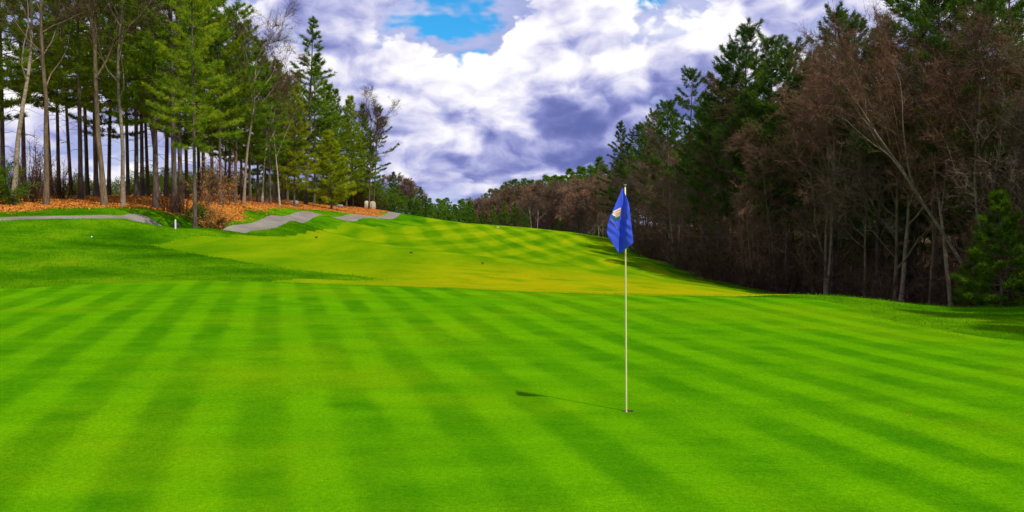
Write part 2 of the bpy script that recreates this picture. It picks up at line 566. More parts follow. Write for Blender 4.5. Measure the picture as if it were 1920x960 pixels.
class Tubes:
    """collects tapered tubes as triangles"""
    def __init__(self):
        self.V, self.F, self.n = [], [], 0

    def add(self, pts, radii, sides=6, cap=True):
        pts = np.asarray(pts, float)
        radii = np.asarray(radii, float)
        k = len(pts)
        tan = np.gradient(pts, axis=0)
        tan /= np.linalg.norm(tan, axis=1)[:, None] + 1e-9
        ref = np.array([0.0, 0, 1]) if abs(tan[0][2]) < 0.8 else np.array([1.0, 0, 0])
        A = np.cross(tan, ref)
        A /= np.linalg.norm(A, axis=1)[:, None] + 1e-9
        B = np.cross(tan, A)
        ang = np.arange(sides) * 2 * math.pi / sides
        ring = pts[:, None] + radii[:, None, None] * (np.cos(ang)[None, :, None] * A[:, None] + np.sin(ang)[None, :, None] * B[:, None])
        self.V.append(ring.reshape(-1, 3))
        i = np.arange(k - 1)[:, None] * sides
        j = np.arange(sides)[None]
        a = i + j
        b = i + (j + 1) % sides
        c = a + sides
        d = b + sides
        self.F.append(np.stack([a, c, b], -1).reshape(-1, 3) + self.n)
        self.F.append(np.stack([b, c, d], -1).reshape(-1, 3) + self.n)
        if cap:
            e = np.array([[(k - 1) * sides, (k - 1) * sides + m, (k - 1) * sides + m + 1] for m in range(1, sides - 1)])
            self.F.append(e[:, ::-1] + self.n)
        self.n += k * sides

    def mesh(self, name, smooth=True):
        return np_mesh(name, np.vstack(self.V), np.vstack(self.F), smooth)


def blades(P, D, L, W, rng, seg=1):
    """thin tapering slivers: base point P, direction D, length L, width W; returns V, F"""
    n = len(P)
    side = np.cross(D, rng.normal(size=(n, 3)))
    side /= np.linalg.norm(side, axis=1)[:, None] + 1e-9
    V = np.empty((n, 3, 3))
    V[:, 0] = P - side * (W * 0.5)[:, None]
    V[:, 1] = P + side * (W * 0.5)[:, None]
    V[:, 2] = P + D * L[:, None]
    return V.reshape(-1, 3), np.arange(n * 3).reshape(-1, 3)


# ------------------------------------------------------------------ the ground, cut into green, fairway, path, litter and rough
def poly_sdf(X, Y, poly):
    """signed distance, negative inside"""
    poly = np.asarray(poly, float)
    d2 = np.full(X.shape, 1e18)
    inside = np.zeros(X.shape, bool)
    for a, b in zip(poly, np.roll(poly, -1, 0)):
        ex, ey = b - a
        wx, wy = X - a[0], Y - a[1]
        t = np.clip((wx * ex + wy * ey) / (ex * ex + ey * ey + 1e-12), 0, 1)
        d2 = np.minimum(d2, (wx - ex * t) ** 2 + (wy - ey * t) ** 2)
        c = ((a[1] <= Y) & (Y < b[1])) | ((b[1] <= Y) & (Y < a[1]))
        if c.any():
            xi = a[0] + (Y - a[1]) / (ey if abs(ey) > 1e-12 else 1e-12) * ex
            inside ^= c & (X < xi)
    d = np.sqrt(d2)
    return np.where(inside, -d, d)


def smooth_poly(pts, closed=True, k=5):
    """Catmull-Rom through the points"""
    pts = np.asarray(pts, float)
    n = len(pts)
    out = []
    rng = range(n) if closed else range(n - 1)
    for i in rng:
        if closed:
            p0, p1, p2, p3 = pts[(i - 1) % n], pts[i], pts[(i + 1) % n], pts[(i + 2) % n]
        else:
            p0, p1, p2, p3 = pts[max(i - 1, 0)], pts[i], pts[i + 1], pts[min(i + 2, n - 1)]
        for t in np.arange(k) / k:
            out.append(0.5 * ((2 * p1) + (p2 - p0) * t + (2 * p0 - 5 * p1 + 4 * p2 - p3) * t * t + (3 * p1 - p0 - 3 * p2 + p3) * t ** 3))
    if not closed:
        out.append(pts[-1])
    return np.array(out)


HOLE = hit(1177, 772)
GREEN = [hit(*q) for q in [(-260, 552), (0, 542), (180, 532), (346, 525), (500, 529), (650, 534), (800, 539), (960, 546), (1120, 552), (1280, 555), (1430, 558), (1540, 562), (1600, 580), (1660, 598), (1740, 614), (1920, 641)]]
GREEN += [np.array(q) for q in [(11.5, 10), (12, 4), (9, -4), (0, -7), (-9, -5), (-14, 2), (-16, 10), (-15.5, 17)]]
GREEN = smooth_poly(GREEN)
FAIRWAY = [hit(*q) for q in [(287, 456), (330, 448), (420, 444), (520, 442), (575, 439), (608, 431), (640, 424), (680, 421), (740, 425), (790, 424), (800, 417)]]
FAIRWAY += [np.array(q) for q in [(-14, 135), (-13, 150), (2, 165), (12, 150), (12.5, 132)]]
FAIRWAY += [hit(*q) for q in [(1150, 452), (1200, 486), (1280, 518), (1340, 532), (1400, 543)]]
FAIRWAY += [np.array(q) for q in [(10.5, 33), (9.5, 27), (8.0, 22.5), (6.5, 20.5), (0, 19), (-6, 21)]]
FAIRWAY += [hit(*q) for q in [(520, 529), (560, 523), (640, 526), (700, 526), (714, 523.5), (690, 520), (600, 511), (520, 500), (450, 490), (380, 479), (330, 470), (298, 463)]]
PATHLINE = [hit(*q) for q in [(-420, 432), (-150, 416), (0, 411), (90, 408), (180, 407), (262, 409)]]
PATHLINE += [np.array(q) for q in [(-16.6, 43.4), (-15.5, 46.4), (-14.7, 49.2), (-14.6, 53.5), (-15.2, 60.5), (-15.4, 68), (-15.0, 77), (-14.1, 86), (-13.3, 92.5), (-13.4, 100), (-14.6, 112), (-17, 130), (-20, 170)]]
PATHLINE = smooth_poly(PATHLINE, False, 6)
LITTER = [hit(*q) for q in [(-500, 405), (-150, 400), (0, 397), (60, 396), (110, 391), (160, 389), (235, 389), (290, 394), (335, 402), (365, 410), (400, 418), (432, 417), (455, 405), (490, 393), (520, 390), (570, 391), (620, 395), (660, 401), (690, 406), (712, 404), (722, 397), (745, 397)]]
LITTER += [np.array(q) for q in [(-16, 112), (-20, 130), (-45, 118), (-75, 90), (-90, 60), (-60, 34)]]


def line_dist(X, Y, line):
    d2 = np.full(X.shape, 1e18)
    for a, b in zip(line[:-1], line[1:]):
        ex, ey = b - a
        wx, wy = X - a[0], Y - a[1]
        t = np.clip((wx * ex + wy * ey) / (ex * ex + ey * ey + 1e-12), 0, 1)
        d2 = np.minimum(d2, (wx - ex * t) ** 2 + (wy - ey * t) ** 2)
    return np.sqrt(d2)


def wobble(X, Y, a, s):
    return a * (np.sin(X * 1.7 * s + 2.1 * np.sin(Y * 0.9 * s)) + 0.6 * np.sin(Y * 3.1 * s + 1.7 * np.sin(X * 2.3 * s)) + 0.4 * np.sin((X + Y) * 5.3 * s))


def zone_fields(X, Y):
    g = poly_sdf(X, Y, GREEN) + wobble(X, Y, 0.07, 1.1)
    hole = np.hypot(X - HOLE[0], Y - HOLE[1]) - 0.056
    path = line_dist(X, Y, PATHLINE) - (0.45 + 0.22 * sstep(Y, 43, 50)) + wobble(X, Y, 0.015, 1.3)
    f = poly_sdf(X, Y, FAIRWAY) + wobble(X, Y, 0.16, 0.9)
    l = poly_sdf(X, Y, LITTER) + wobble(X, Y, 0.28, 0.9)
    # tongues of grass reach into the leaves
    return dict(hole=hole, putting_green=g, cart_path=path, fairway=f, leaf_litter=l)


def axis(parts):
    a = np.concatenate([np.arange(*q) for q in parts])
    return np.unique(np.round(a, 4))


def build_ground():
    pos = [(0, 30, .25), (30, 60, 1.0), (60, 130, 3.0), (130, 500, 15.0), (500, 3001, 250.0)]
    xs = axis(pos)
    xs = np.unique(np.concatenate([-xs, xs, HOLE[0] + np.arange(-0.09, 0.091, 0.015)]))
    ys = axis([(-900, -60, 120.0), (-60, 0, 3.0), (0, 3, .5), (3, 30, .25), (30, 115, .3), (115, 150, .8), (150, 300, 3.0), (300, 700, 15.0), (700, 4001, 250.0)])
    ys = np.unique(np.concatenate([ys, HOLE[1] + np.arange(-0.09, 0.091, 0.015)]))
    GX, GY = np.meshgrid(xs, ys)
    X, Y = GX.ravel(), GY.ravel()
    Z = height(X, Y)
    nx, ny = len(xs), len(ys)
    idx = np.arange(nx * ny).reshape(ny, nx)
    a, b, c, d = idx[:-1, :-1].ravel(), idx[:-1, 1:].ravel(), idx[1:, 1:].ravel(), idx[1:, :-1].ravel()
    T = np.concatenate([np.stack([a, b, c], 1), np.stack([a, c, d], 1)])
    fields = zone_fields(X, Y)
    names = list(fields)
    Fm = np.stack([fields[n] for n in names], 1)
    V = np.stack([X, Y, Z], 1)
    data = np.hstack([V, Fm])            # carried along when a triangle is cut
    extra = []
    count = len(data)
    result = {}
    for zi, zn in enumerate(names):
        col = 3 + zi
        full = np.vstack([data] + ([np.array(extra)] if extra else []))
        s = full[:, col][T] < 0
        k = s.sum(1)
        ins = [T[k == 3]]
        outs = [T[k == 0]]
        ni, no = [], []
        cache = {}
        def cut(i, j):
            key = (i, j) if i < j else (j, i)
            if key in cache:
                return cache[key]
            vi, vj = full[key[0]], full[key[1]]
            t = vi[col] / (vi[col] - vj[col])
            t = min(max(t, 0.02), 0.98)
            extra.append(vi + (vj - vi) * t)
            cache[key] = count + len(extra) - 1
            return cache[key]
        for tri, sg in zip(T[(k == 1) | (k == 2)], s[(k == 1) | (k == 2)]):
            tri = [int(q) for q in tri]
            one = sg.sum() == 1
            q = [i for i in range(3) if sg[i] == one][0]
            A, B, C = tri[q], tri[(q + 1) % 3], tri[(q + 2) % 3]
            ab, ac = cut(A, B), cut(A, C)
            tip, rest = [(A, ab, ac)], [(ab, B, C), (ab, C, ac)]
            (ni if one else no).extend(tip)
            (no if one else ni).extend(rest)
        if ni:
            ins.append(np.array(ni))
        if no:
            outs.append(np.array(no))
        result[zn] = np.vstack(ins)
        T = np.vstack(outs)
    result['ground'] = T
    full = np.vstack([data, np.array(extra)])[:, :3]
    labels = {
        'putting_green': 'bright striped putting green around the flagstick',
        'fairway': 'yellow green mown fairway rising to a crest behind the green',
        'cart_path': 'grey asphalt cart path curving past the left trees',
        'leaf_litter': 'orange leaf litter on the floor of the left wood',
        'ground': 'darker rough grass and woodland floor around the fairway'}
    for zn, T in result.items():
        if zn == 'hole':
            continue
        u, inv = np.unique(T.ravel(), return_inverse=True)
        me = np_mesh(zn, full[u], inv.reshape(-1, 3), True)
        o = link(zn, me, {'ground': 'rough'}.get(zn, zn))
        o['kind'] = 'structure'
        o['label'] = labels[zn]


build_ground()


# ------------------------------------------------------------------ trees
def unit(v):
    return v / (np.linalg.norm(v, axis=-1, keepdims=True) + 1e-9)


def pine_template(seed, H, base, rmax, taper=1.5, tufts=14.0, needles=13, skip=0.22, whorl=0.55, up=0.45, r0=None, tipw=0.3, nl=(0.20, 0.36), nw=0.040, dead=14, droop=0.0, plume=0.30):
    """white pine: straight stem, whorls of level boughs carrying flat plumes of needles"""
    rng = np.random.default_rng(seed)
    r0 = r0 or 0.0062 * H + 0.025
    k = 12
    hh = np.linspace(0, H, k)
    wob = np.cumsum(rng.normal(0, 0.035, (k, 2)), 0) * (hh / H)[:, None]
    stem = np.column_stack([wob, hh])
    rad = r0 * (1 - hh / H) ** 0.8 + 0.012
    rad[0] *= 1.35
    trunk = Tubes()
    trunk.add(stem, rad, 8)
    def on_stem(h):
        return np.array([np.interp(h, hh, stem[:, 0]), np.interp(h, hh, stem[:, 1]), h])
    P, D = [], []
    h = base * H
    az0 = rng.uniform(0, 6.28)
    while h < H - 0.15:
        t = (h - base * H) / (H * (1 - base))
        nb = rng.integers(4, 6)
        az0 += rng.uniform(0.4, 1.1)
        lo = 0.55 + 0.45 * min(t / 0.18, 1)
        for b in range(nb):
            if rng.random() < skip and t < 0.92:
                continue
            L = (rmax * (1 - t ** taper) * rng.uniform(0.62, 1.12) * lo + tipw * (0.4 + rng.random() * 0.6))
            az = az0 + b * 6.283 / nb + rng.normal(0, 0.22)
            el = -0.06 - droop + 0.75 * t ** 1.3 + rng.normal(0, 0.09)
            o = on_stem(h + rng.normal(0, 0.08))
            out = np.array([math.cos(az), math.sin(az), 0])
            sd = np.array([-math.sin(az), math.cos(az), 0])
            s = np.linspace(0, 1, 5)
            zc = L * (math.sin(el) * s + up * 0.32 * s ** 2.2 - 0.05 * np.sin(s * math.pi))
            pts = o + out * (L * math.cos(el) * s)[:, None] + np.array([0, 0, 1]) * zc[:, None] + sd * (L * 0.06 * np.sin(s * 3 + rng.uniform(0, 6)))[:, None]
            trunk.add(pts, (0.010 + 0.010 * L) * (1 - 0.85 * s), 3, False)
            n = max(6, int(tufts * L))
            q = 0.22 + 0.80 * rng.random(n) ** 0.75
            lat = rng.uniform(-1, 1, n) * plume * L * np.clip(1.25 - q, 0.12, 1.0) * np.clip((q - 0.05) * 2.2, 0.1, 1)
            c = np.stack([np.interp(q, s, pts[:, i]) for i in range(3)], 1)
            c += sd * lat[:, None] + out * (0.30 * np.abs(lat))[:, None]
            c[:, 2] += rng.normal(0, 0.045, n) + 0.10 * np.abs(lat)
            dirs = unit(out * 0.9 + sd * (np.sign(lat) * np.minimum(np.abs(lat) * 1.6, 0.9))[:, None] + np.array([0, 0, 0.25 + 0.3 * t]))
            P.append(c)
            D.append(dirs)
        h += whorl * rng.uniform(0.75, 1.3) * (1.0 - 0.35 * t)
    # leader
    n = 14
    P.append(on_stem(H) + rng.normal(0, 0.05, (n, 3)) - np.array([0, 0, 1]) * rng.random((n, 1)) * 0.5)
    D.append(unit(rng.normal(0, 0.4, (n, 3)) + np.array([0, 0, 1.0])))
    for _ in range(dead):                     # dead snags below the crown
        hd = rng.uniform(0.12, base + 0.08) * H
        az = rng.uniform(0, 6.28)
        L = rng.uniform(0.4, 1.7)
        o = on_stem(hd)
        s = np.linspace(0, 1, 4)
        out = np.array([math.cos(az), math.sin(az), 0])
        pts = o + out * (L * s)[:, None] + np.array([0, 0, 1]) * (L * (rng.uniform(-0.25, 0.15) * s + 0.08 * np.sin(s * 5)))[:, None]
        trunk.add(pts, 0.016 * (1 - 0.8 * s) + 0.002, 3, False)
    P, D = np.vstack(P), np.vstack(D)
    m = len(P)
    Pn = np.repeat(P, needles, 0)
    Dn = np.repeat(D, needles, 0)
    Dn = unit(Dn * 0.75 + rng.normal(0, 0.52, Dn.shape) + np.array([0, 0, 0.16]))
    Pn = Pn + rng.normal(0, 0.045, Pn.shape)
    L = rng.uniform(nl[0], nl[1], len(Pn))
    W = rng.uniform(0.7, 1.3, len(Pn)) * nw
    V, F = blades(Pn, Dn, L, W, rng)
    tm = trunk.mesh('pine_trunk')
    cm = np_mesh('pine_crown', V, F)
    tm.materials.append(MATS['pine_bark'])
    cm.materials.append(MATS['needles'])
    return dict(kind='pine', H=H, parts=[('trunk', tm), ('crown', cm)])


def bare_template(seed, H, fork=0.35, spread=0.9, limbs=9, sub=6, subsub=5, twig=13, r0=None, barkmat='grey_bark', up=0.35, leafless=True, tw=0.017, lean=0.0, crook=0.10, stems=1):
    """leafless broadleaved tree: forking limbs ending in a haze of fine twigs"""
    rng = np.random.default_rng(seed)
    r0 = r0 or 0.011 * H + 0.05
    trunk, crown = Tubes(), Tubes()
    tips_p, tips_d, tips_l = [], [], []

    def grow(p, d, L, r, level):
        k = (9, 7, 5, 4)[level]
        pts = [np.array(p, float)]
        dd = np.array(d, float)
        trop = (0.06, up * 0.22, up * 0.18, up * 0.12)[level]
        for i in range(k - 1):
            dd = unit(dd + rng.normal(0, crook * (0.35, 1.5, 2.0, 2.2)[level], 3) + np.array([0, 0, trop]))
            pts.append(pts[-1] + dd * L / (k - 1))
        pts = np.array(pts)
        s = np.linspace(0, 1, k)
        rad = r * (1 - (0.75 if level == 0 else 0.85) * s) + 0.003
        if level == 0:
            rad[0] *= 1.4
        (trunk if level < 2 else crown).add(pts, rad, (8, 6, 4, 3)[level], False)
        if level == 3:
            n = twig
            q = 0.15 + 0.85 * rng.random(n)
            tips_p.append(np.stack([np.interp(q, s, pts[:, i]) for i in range(3)], 1))
            tips_d.append(unit(unit(pts[-1] - pts[0]) * 0.8 + rng.normal(0, 0.55, (n, 3)) + np.array([0, 0, 0.12])))
            tips_l.append(rng.uniform(0.25, 0.75, n) * (0.5 + 0.045 * H))
            return
        cnt = (limbs, sub, subsub)[level]
        lo = (fork, 0.22, 0.15)[level]
        for c in range(cnt):
            q = lo + (1 - lo) * (c + rng.uniform(0.1, 0.9)) / cnt
            o = np.array([np.interp(q, s, pts[:, i]) for i in range(3)])
            i = min(int(q * (k - 1)), k - 2)
            t = unit(pts[i + 1] - pts[i])
            a = unit(np.cross(t, rng.normal(size=3)))
            ang = rng.uniform(0.45, 1.0) * spread
            nd = unit(t * math.cos(ang) + a * math.sin(ang))
            if level == 0:
                nl = H * rng.uniform(0.26, 0.44) * (1.12 - 0.55 * (q - lo) / (1 - lo))
            else:
                nl = L * rng.uniform(0.38, 0.66) * (1.15 - 0.5 * q)
            grow(o, nd, nl, max(np.interp(q, s, rad) * rng.uniform(0.42, 0.66), 0.006), level + 1)

    for st in range(stems):
        a = st * 6.283 / stems + rng.uniform(0, 1)
        tilt = lean if stems == 1 else 0.18 + rng.uniform(0, 0.12)
        grow((0.1 * st, 0, -0.1), unit(np.array([math.cos(a) * tilt, math.sin(a) * tilt, 1.0])), H * rng.uniform(0.80, 0.92), r0, 0)
    P, D, L = np.vstack(tips_p), np.vstack(tips_d), np.concatenate(tips_l)
    V1, F1 = blades(P, D, L, np.full(len(P), tw), rng)
    q = rng.random((len(P), 2))                   # each twig carries two finer ones
    P2 = np.concatenate([P + D * (L * q[:, i])[:, None] for i in range(2)])
    D2 = unit(np.concatenate([D, D]) * 0.8 + rng.normal(0, 0.6, (len(P2), 3)))
    V2, F2 = blades(P2, D2, np.concatenate([L, L]) * rng.uniform(0.3, 0.7, len(P2)), np.full(len(P2), tw * 0.7), rng)
    cv, cf = np.vstack(crown.V), np.vstack(crown.F)
    V = np.vstack([cv, V1, V2])
    F = np.vstack([cf, F1 + len(cv), F2 + len(cv) + len(V1)])
    tm = trunk.mesh('bare_trunk')
    cm = np_mesh('bare_crown', V, F)
    tm.materials.append(MATS[barkmat])
    cm.materials.append(MATS['twigs'])
    return dict(kind='bare', H=H, parts=[('trunk', tm), ('crown', cm)])


def shrub_template(seed, H, W, stems=26, twig=16, leaf=0, leafmat=None, leafsize=0.07, tw=0.014):
    """many-stemmed bush, bare or holding its leaves"""
    rng = np.random.default_rng(seed)
    st = Tubes()
    P, D = [], []
    for i in range(stems):
        az = rng.uniform(0, 6.28)
        r = rng.random() ** 0.6 * W * 0.5
        L = H * rng.uniform(0.55, 1.05) * (1.1 - 0.5 * r / (W * 0.5))
        s = np.linspace(0, 1, 5)
        out = np.array([math.cos(az), math.sin(az), 0])
        p0 = out * r * 0.35 - np.array([0, 0, 0.1])
        pts = p0 + out * (r * 0.9 * s ** 1.3)[:, None] + np.array([0, 0, 1]) * (L * s)[:, None] + np.cumsum(rng.normal(0, 0.05, (5, 3)), 0)
        st.add(pts, 0.016 * (1 - 0.85 * s) + 0.003, 4, False)
        n = twig
        q = 0.2 + 0.8 * rng.random(n)
        P.append(np.stack([np.interp(q, s, pts[:, j]) for j in range(3)], 1))
        D.append(unit(out * 0.4 + rng.normal(0, 0.6, (n, 3)) + np.array([0, 0, 0.5])))
    P, D = np.vstack(P), np.vstack(D)
    L = rng.uniform(0.2, 0.6, len(P)) * (0.4 + 0.2 * H)
    V, F = blades(P, D, L, np.full(len(P), tw), rng)
    q = rng.random(len(P))
    P2 = P + D * (L * q)[:, None]
    D2 = unit(D + rng.normal(0, 0.6, D.shape))
    V2, F2 = blades(P2, D2, L * 0.6, np.full(len(P), tw * 0.7), rng)
    sv, sf = np.vstack(st.V), np.vstack(st.F)
    tm = np_mesh('shrub_stems', np.vstack([sv, V, V2]), np.vstack([sf, F + len(sv), F2 + len(sv) + len(V)]))
    tm.materials.append(MATS['twigs'])
    parts = [('stems', tm)]
    if leaf:
        i = rng.integers(0, len(P), leaf)
        c = P[i] + D[i] * (L[i] * rng.random(leaf))[:, None] + rng.normal(0, 0.04, (leaf, 3))
        if leafmat == 'needles':
            Vl, Fl = blades(c, unit(D[i] + rng.normal(0, 0.6, (leaf, 3))), rng.uniform(0.12, 0.24, leaf), np.full(leaf, 0.03), rng)
        else:
            a = unit(rng.normal(size=(leaf, 3)))
            b = unit(np.cross(a, rng.normal(size=(leaf, 3))))
            z = leafsize * rng.uniform(0.6, 1.3, leaf)[:, None]
            Vl = np.stack([c - a * z, c + b * z * 0.5, c + a * z, c - b * z * 0.5], 1).reshape(-1, 3)
            k = np.arange(leaf)[:, None] * 4
            Fl = np.vstack([k + np.array([0, 1, 2]), k + np.array([0, 2, 3])])
        lm = np_mesh('shrub_foliage', Vl, Fl)
        lm.materials.append(MATS[leafmat])
        parts.append(('foliage', lm))
    return dict(kind='shrub', H=H, parts=parts)


TPL = {
    # tall forest-grown pines with clean boles
    'p1': pine_template(1, 18, 0.30, 3.6, skip=0.32, whorl=0.68),
    'p2': pine_template(2, 17, 0.38, 3.4, skip=0.36, whorl=0.74),
    'p3': pine_template(3, 19, 0.26, 3.9, whorl=0.80, skip=0.34),
    'p4': pine_template(4, 16, 0.24, 3.5, taper=1.2),
    'p5': pine_template(5, 15, 0.16, 3.4, taper=1.2, skip=0.18),
    # open, wind-bent crown: tall narrow tree over its neighbours
    'tall': pine_template(6, 19, 0.30, 3.5, taper=0.95, skip=0.26, whorl=0.72, tufts=15, plume=0.24, dead=18),
    'sparse': pine_template(7, 18, 0.42, 3.3, taper=1.6, skip=0.38, whorl=0.95, tufts=17, up=0.9, plume=0.36, tipw=0.8),
    'crown': pine_template(14, 18, 0.30, 3.4, taper=2.3, up=0.9, tipw=0.7, skip=0.20, whorl=0.62, plume=0.36),
    'young': pine_template(8, 8, 0.10, 2.6, taper=1.0, whorl=0.42, skip=0.12, tufts=14, dead=0),
    'small': pine_template(9, 7, 0.03, 2.2, taper=0.9, whorl=0.36, skip=0.10, tufts=14, dead=0, droop=0.1),
    'farp': pine_template(10, 15, 0.12, 3.3, taper=1.3, whorl=0.6, skip=0.2, tufts=9, needles=9, nl=(0.25, 0.45), nw=0.075),
    'farq': pine_template(12, 16, 0.12, 3.6, taper=1.8, whorl=0.7, skip=0.25, tufts=9, needles=9, nl=(0.25, 0.45), nw=0.075),
    # bare hardwoods
    'b1': bare_template(21, 15, 0.30, 0.95, r0=0.13),
    'b2': bare_template(22, 16, 0.36, 0.80, crook=0.13, r0=0.115),
    'b3': bare_template(23, 14, 0.15, 1.05, limbs=15, r0=0.12),
    'b4': bare_template(24, 15, 0.40, 0.75, limbs=10, up=0.6, r0=0.11),
    'b5': bare_template(25, 13, 0.10, 1.05, limbs=18, sub=6, r0=0.11, crook=0.16),
    'b6': bare_template(32, 14, 0.08, 1.15, limbs=18, sub=6, r0=0.10, crook=0.13, up=0.2),
    'light': bare_template(26, 15, 0.42, 0.85, limbs=8, barkmat='pale_bark', crook=0.15, r0=0.115),
    'birch': bare_template(27, 12, 0.45, 0.6, limbs=9, sub=5, barkmat='pale_bark', up=0.7, r0=0.085, crook=0.08),
    'lean': bare_template(28, 15, 0.45, 0.7, limbs=7, sub=6, barkmat='pale_bark', lean=0.0, r0=0.125, crook=0.10),
    'twin': bare_template(29, 15, 0.45, 0.75, limbs=7, sub=6, stems=2, barkmat='grey_bark', r0=0.12),
    'farb': bare_template(30, 13, 0.10, 0.95, limbs=13, sub=6, subsub=4, twig=13, tw=0.055, r0=0.10),
    'farc': bare_template(31, 14, 0.15, 0.80, limbs=13, sub=6, subsub=4, twig=13, tw=0.055, up=0.6, r0=0.10),
    # bushes
    'brush': shrub_template(41, 2.2, 2.6, stems=30, twig=22),
    'brush2': shrub_template(42, 3.4, 3.0, stems=34, twig=30, tw=0.018),
    'oakbush': shrub_template(43, 1.9, 2.4, stems=30, twig=14, leaf=2600, leafmat='dead_leaves'),
    'beech': shrub_template(44, 4.5, 2.6, stems=12, twig=30, leaf=900, leafmat='dead_leaves', leafsize=0.06),
    'greenbush': shrub_template(45, 2.6, 3.2, stems=30, twig=16, leaf=9000, leafmat='needles'),
}
NAMES = {'pine': 'pine_tree', 'bare': 'bare_tree', 'shrub': 'shrub'}


def plant(tpl, px, d, H=None, label='', group=None, tint=None, tilt=0.0, tiltdir=0.0, rz=None, xy=None, name=None, cat=None, btint=None, wide=1.0, top=None):
    """a tree with its own trunk and crown at depth d along the sight line px"""
    T = TPL[tpl]
    if xy is None:
        xy = ((px - 960) / 1663.0 * d, d)
    z = hz(*xy)
    if top is not None:                       # reach a given sight line with its tip
        v = pixel_dir(960, top)
        H = EYE + v[2] / v[1] * xy[1] - z
    s = (H or T['H']) / T['H']
    o = empty(name or NAMES[T['kind']], (xy[0], xy[1], z - 0.05), label, cat or ('shrub' if T['kind'] == 'shrub' else 'tree'), group)
    rz = random.uniform(0, 6.283) if rz is None else rz
    o.rotation_euler = (0, 0, rz)
    if tilt:
        q = Vector((math.sin(tilt) * math.cos(tiltdir), math.sin(tilt) * math.sin(tiltdir), math.cos(tilt))).to_track_quat('Z', 'Y')
        from mathutils import Quaternion
        q = Vector((0, 0, 1)).rotation_difference(Vector((math.sin(tilt) * math.cos(tiltdir), math.sin(tilt) * math.sin(tiltdir), math.cos(tilt))))
        o.rotation_euler = (q @ Quaternion((0, 0, 1), rz)).to_euler()
    o.scale = (s * wide, s * wide, s)
    for nm, me in T['parts']:
        c = link(nm, me, None, o)
        if nm in ('crown', 'foliage', 'stems') and tint:
            c.color = (*tint, 1)
        if nm == 'trunk' and btint:
            c.color = (*btint, 1)
    return o


# ---- the sunlit stand on the left, front to back
LG = 'pines of the sunlit stand left of the fairway'
SUNNY = (1.4, 1.3, 1.0)  # sunlight on the left pines, put into their needle colour
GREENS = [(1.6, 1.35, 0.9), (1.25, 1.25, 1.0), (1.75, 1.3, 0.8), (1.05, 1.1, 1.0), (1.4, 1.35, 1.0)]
plant('light', 25, 43, 16, 'pale-barked bare tree at the far left edge, trunk bending to the right', 'bare trees along the front of the left stand', (0.95, 0.9, 0.8), 0.05, 0.0, 0.5, btint=(0.72, 0.66, 0.58))
plant('b2', 87, 44, 17, 'bare hardwood with a grey trunk, second trunk from the left edge', 'bare trees along the front of the left stand', (0.95, 0.9, 0.8), 0.02, 0.0, 2.0, btint=(0.72, 0.66, 0.58))
plant('b4', 197, 45.5, 19, 'slender bare tree with dark upper limbs, left of the pale spreading tree', 'bare trees along the front of the left stand', (0.9, 0.8, 0.7), 0.03, 3.1, 1.0, btint=(0.72, 0.66, 0.58))
plant('light', 232, 46.5, 14.5, 'pale grey bare tree with spreading crooked limbs beside the orange bank', 'bare trees along the front of the left stand', (1.0, 0.85, 0.7), 0.05, 0.2, 3.6, btint=(0.72, 0.66, 0.58))
plant('light', 457, 62, 13.5, 'pale bare tree with short broken limbs right of the orange leafy bush', 'bare trees along the front of the left stand', (1.0, 0.85, 0.7), 0.0, 0, 5.0, btint=(0.72, 0.66, 0.58))
plant('birch', 525, 74, 10.5, 'thin white-stemmed birch among dark pine trunks left of the tallest pine', None, (0.9, 0.8, 0.7), 0.08, 3.1, 0.3)
plant('birch', 492, 72, 11, 'thin pale birch just right of the pale bare tree with broken limbs', None, (0.9, 0.8, 0.7), 0.02, 0.1, 1.3)
plant('b1', 300, 58, 13.5, 'rusty-twigged bare tree in front of the pines above the white stake', None, (1.25, 0.85, 0.6), rz=1.1)
plant('b3', 420, 70, 12, 'brownish bare tree crown showing between pines left of the tallest pine', None, (1.1, 0.85, 0.65), rz=2.2)
plant('b5', 515, 88, 12.5, 'bare grey tree crown just left of the tallest pine', None, (1.0, 0.85, 0.7), rz=0.2)

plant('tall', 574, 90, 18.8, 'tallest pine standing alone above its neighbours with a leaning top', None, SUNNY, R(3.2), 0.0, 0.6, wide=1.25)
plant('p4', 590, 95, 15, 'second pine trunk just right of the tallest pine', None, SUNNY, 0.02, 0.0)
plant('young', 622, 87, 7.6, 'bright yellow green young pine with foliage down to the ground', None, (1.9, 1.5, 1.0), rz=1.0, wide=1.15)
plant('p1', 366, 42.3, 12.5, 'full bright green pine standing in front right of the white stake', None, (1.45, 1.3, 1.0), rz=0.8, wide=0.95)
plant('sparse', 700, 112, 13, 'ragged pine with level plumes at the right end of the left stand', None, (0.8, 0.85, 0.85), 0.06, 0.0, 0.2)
plant('b4', 692, 104, 13.2, 'dark leafless crown at the right end of the left stand', None, (0.62, 0.5, 0.48), 0.03, 0, 2.0, btint=(0.5, 0.45, 0.42))

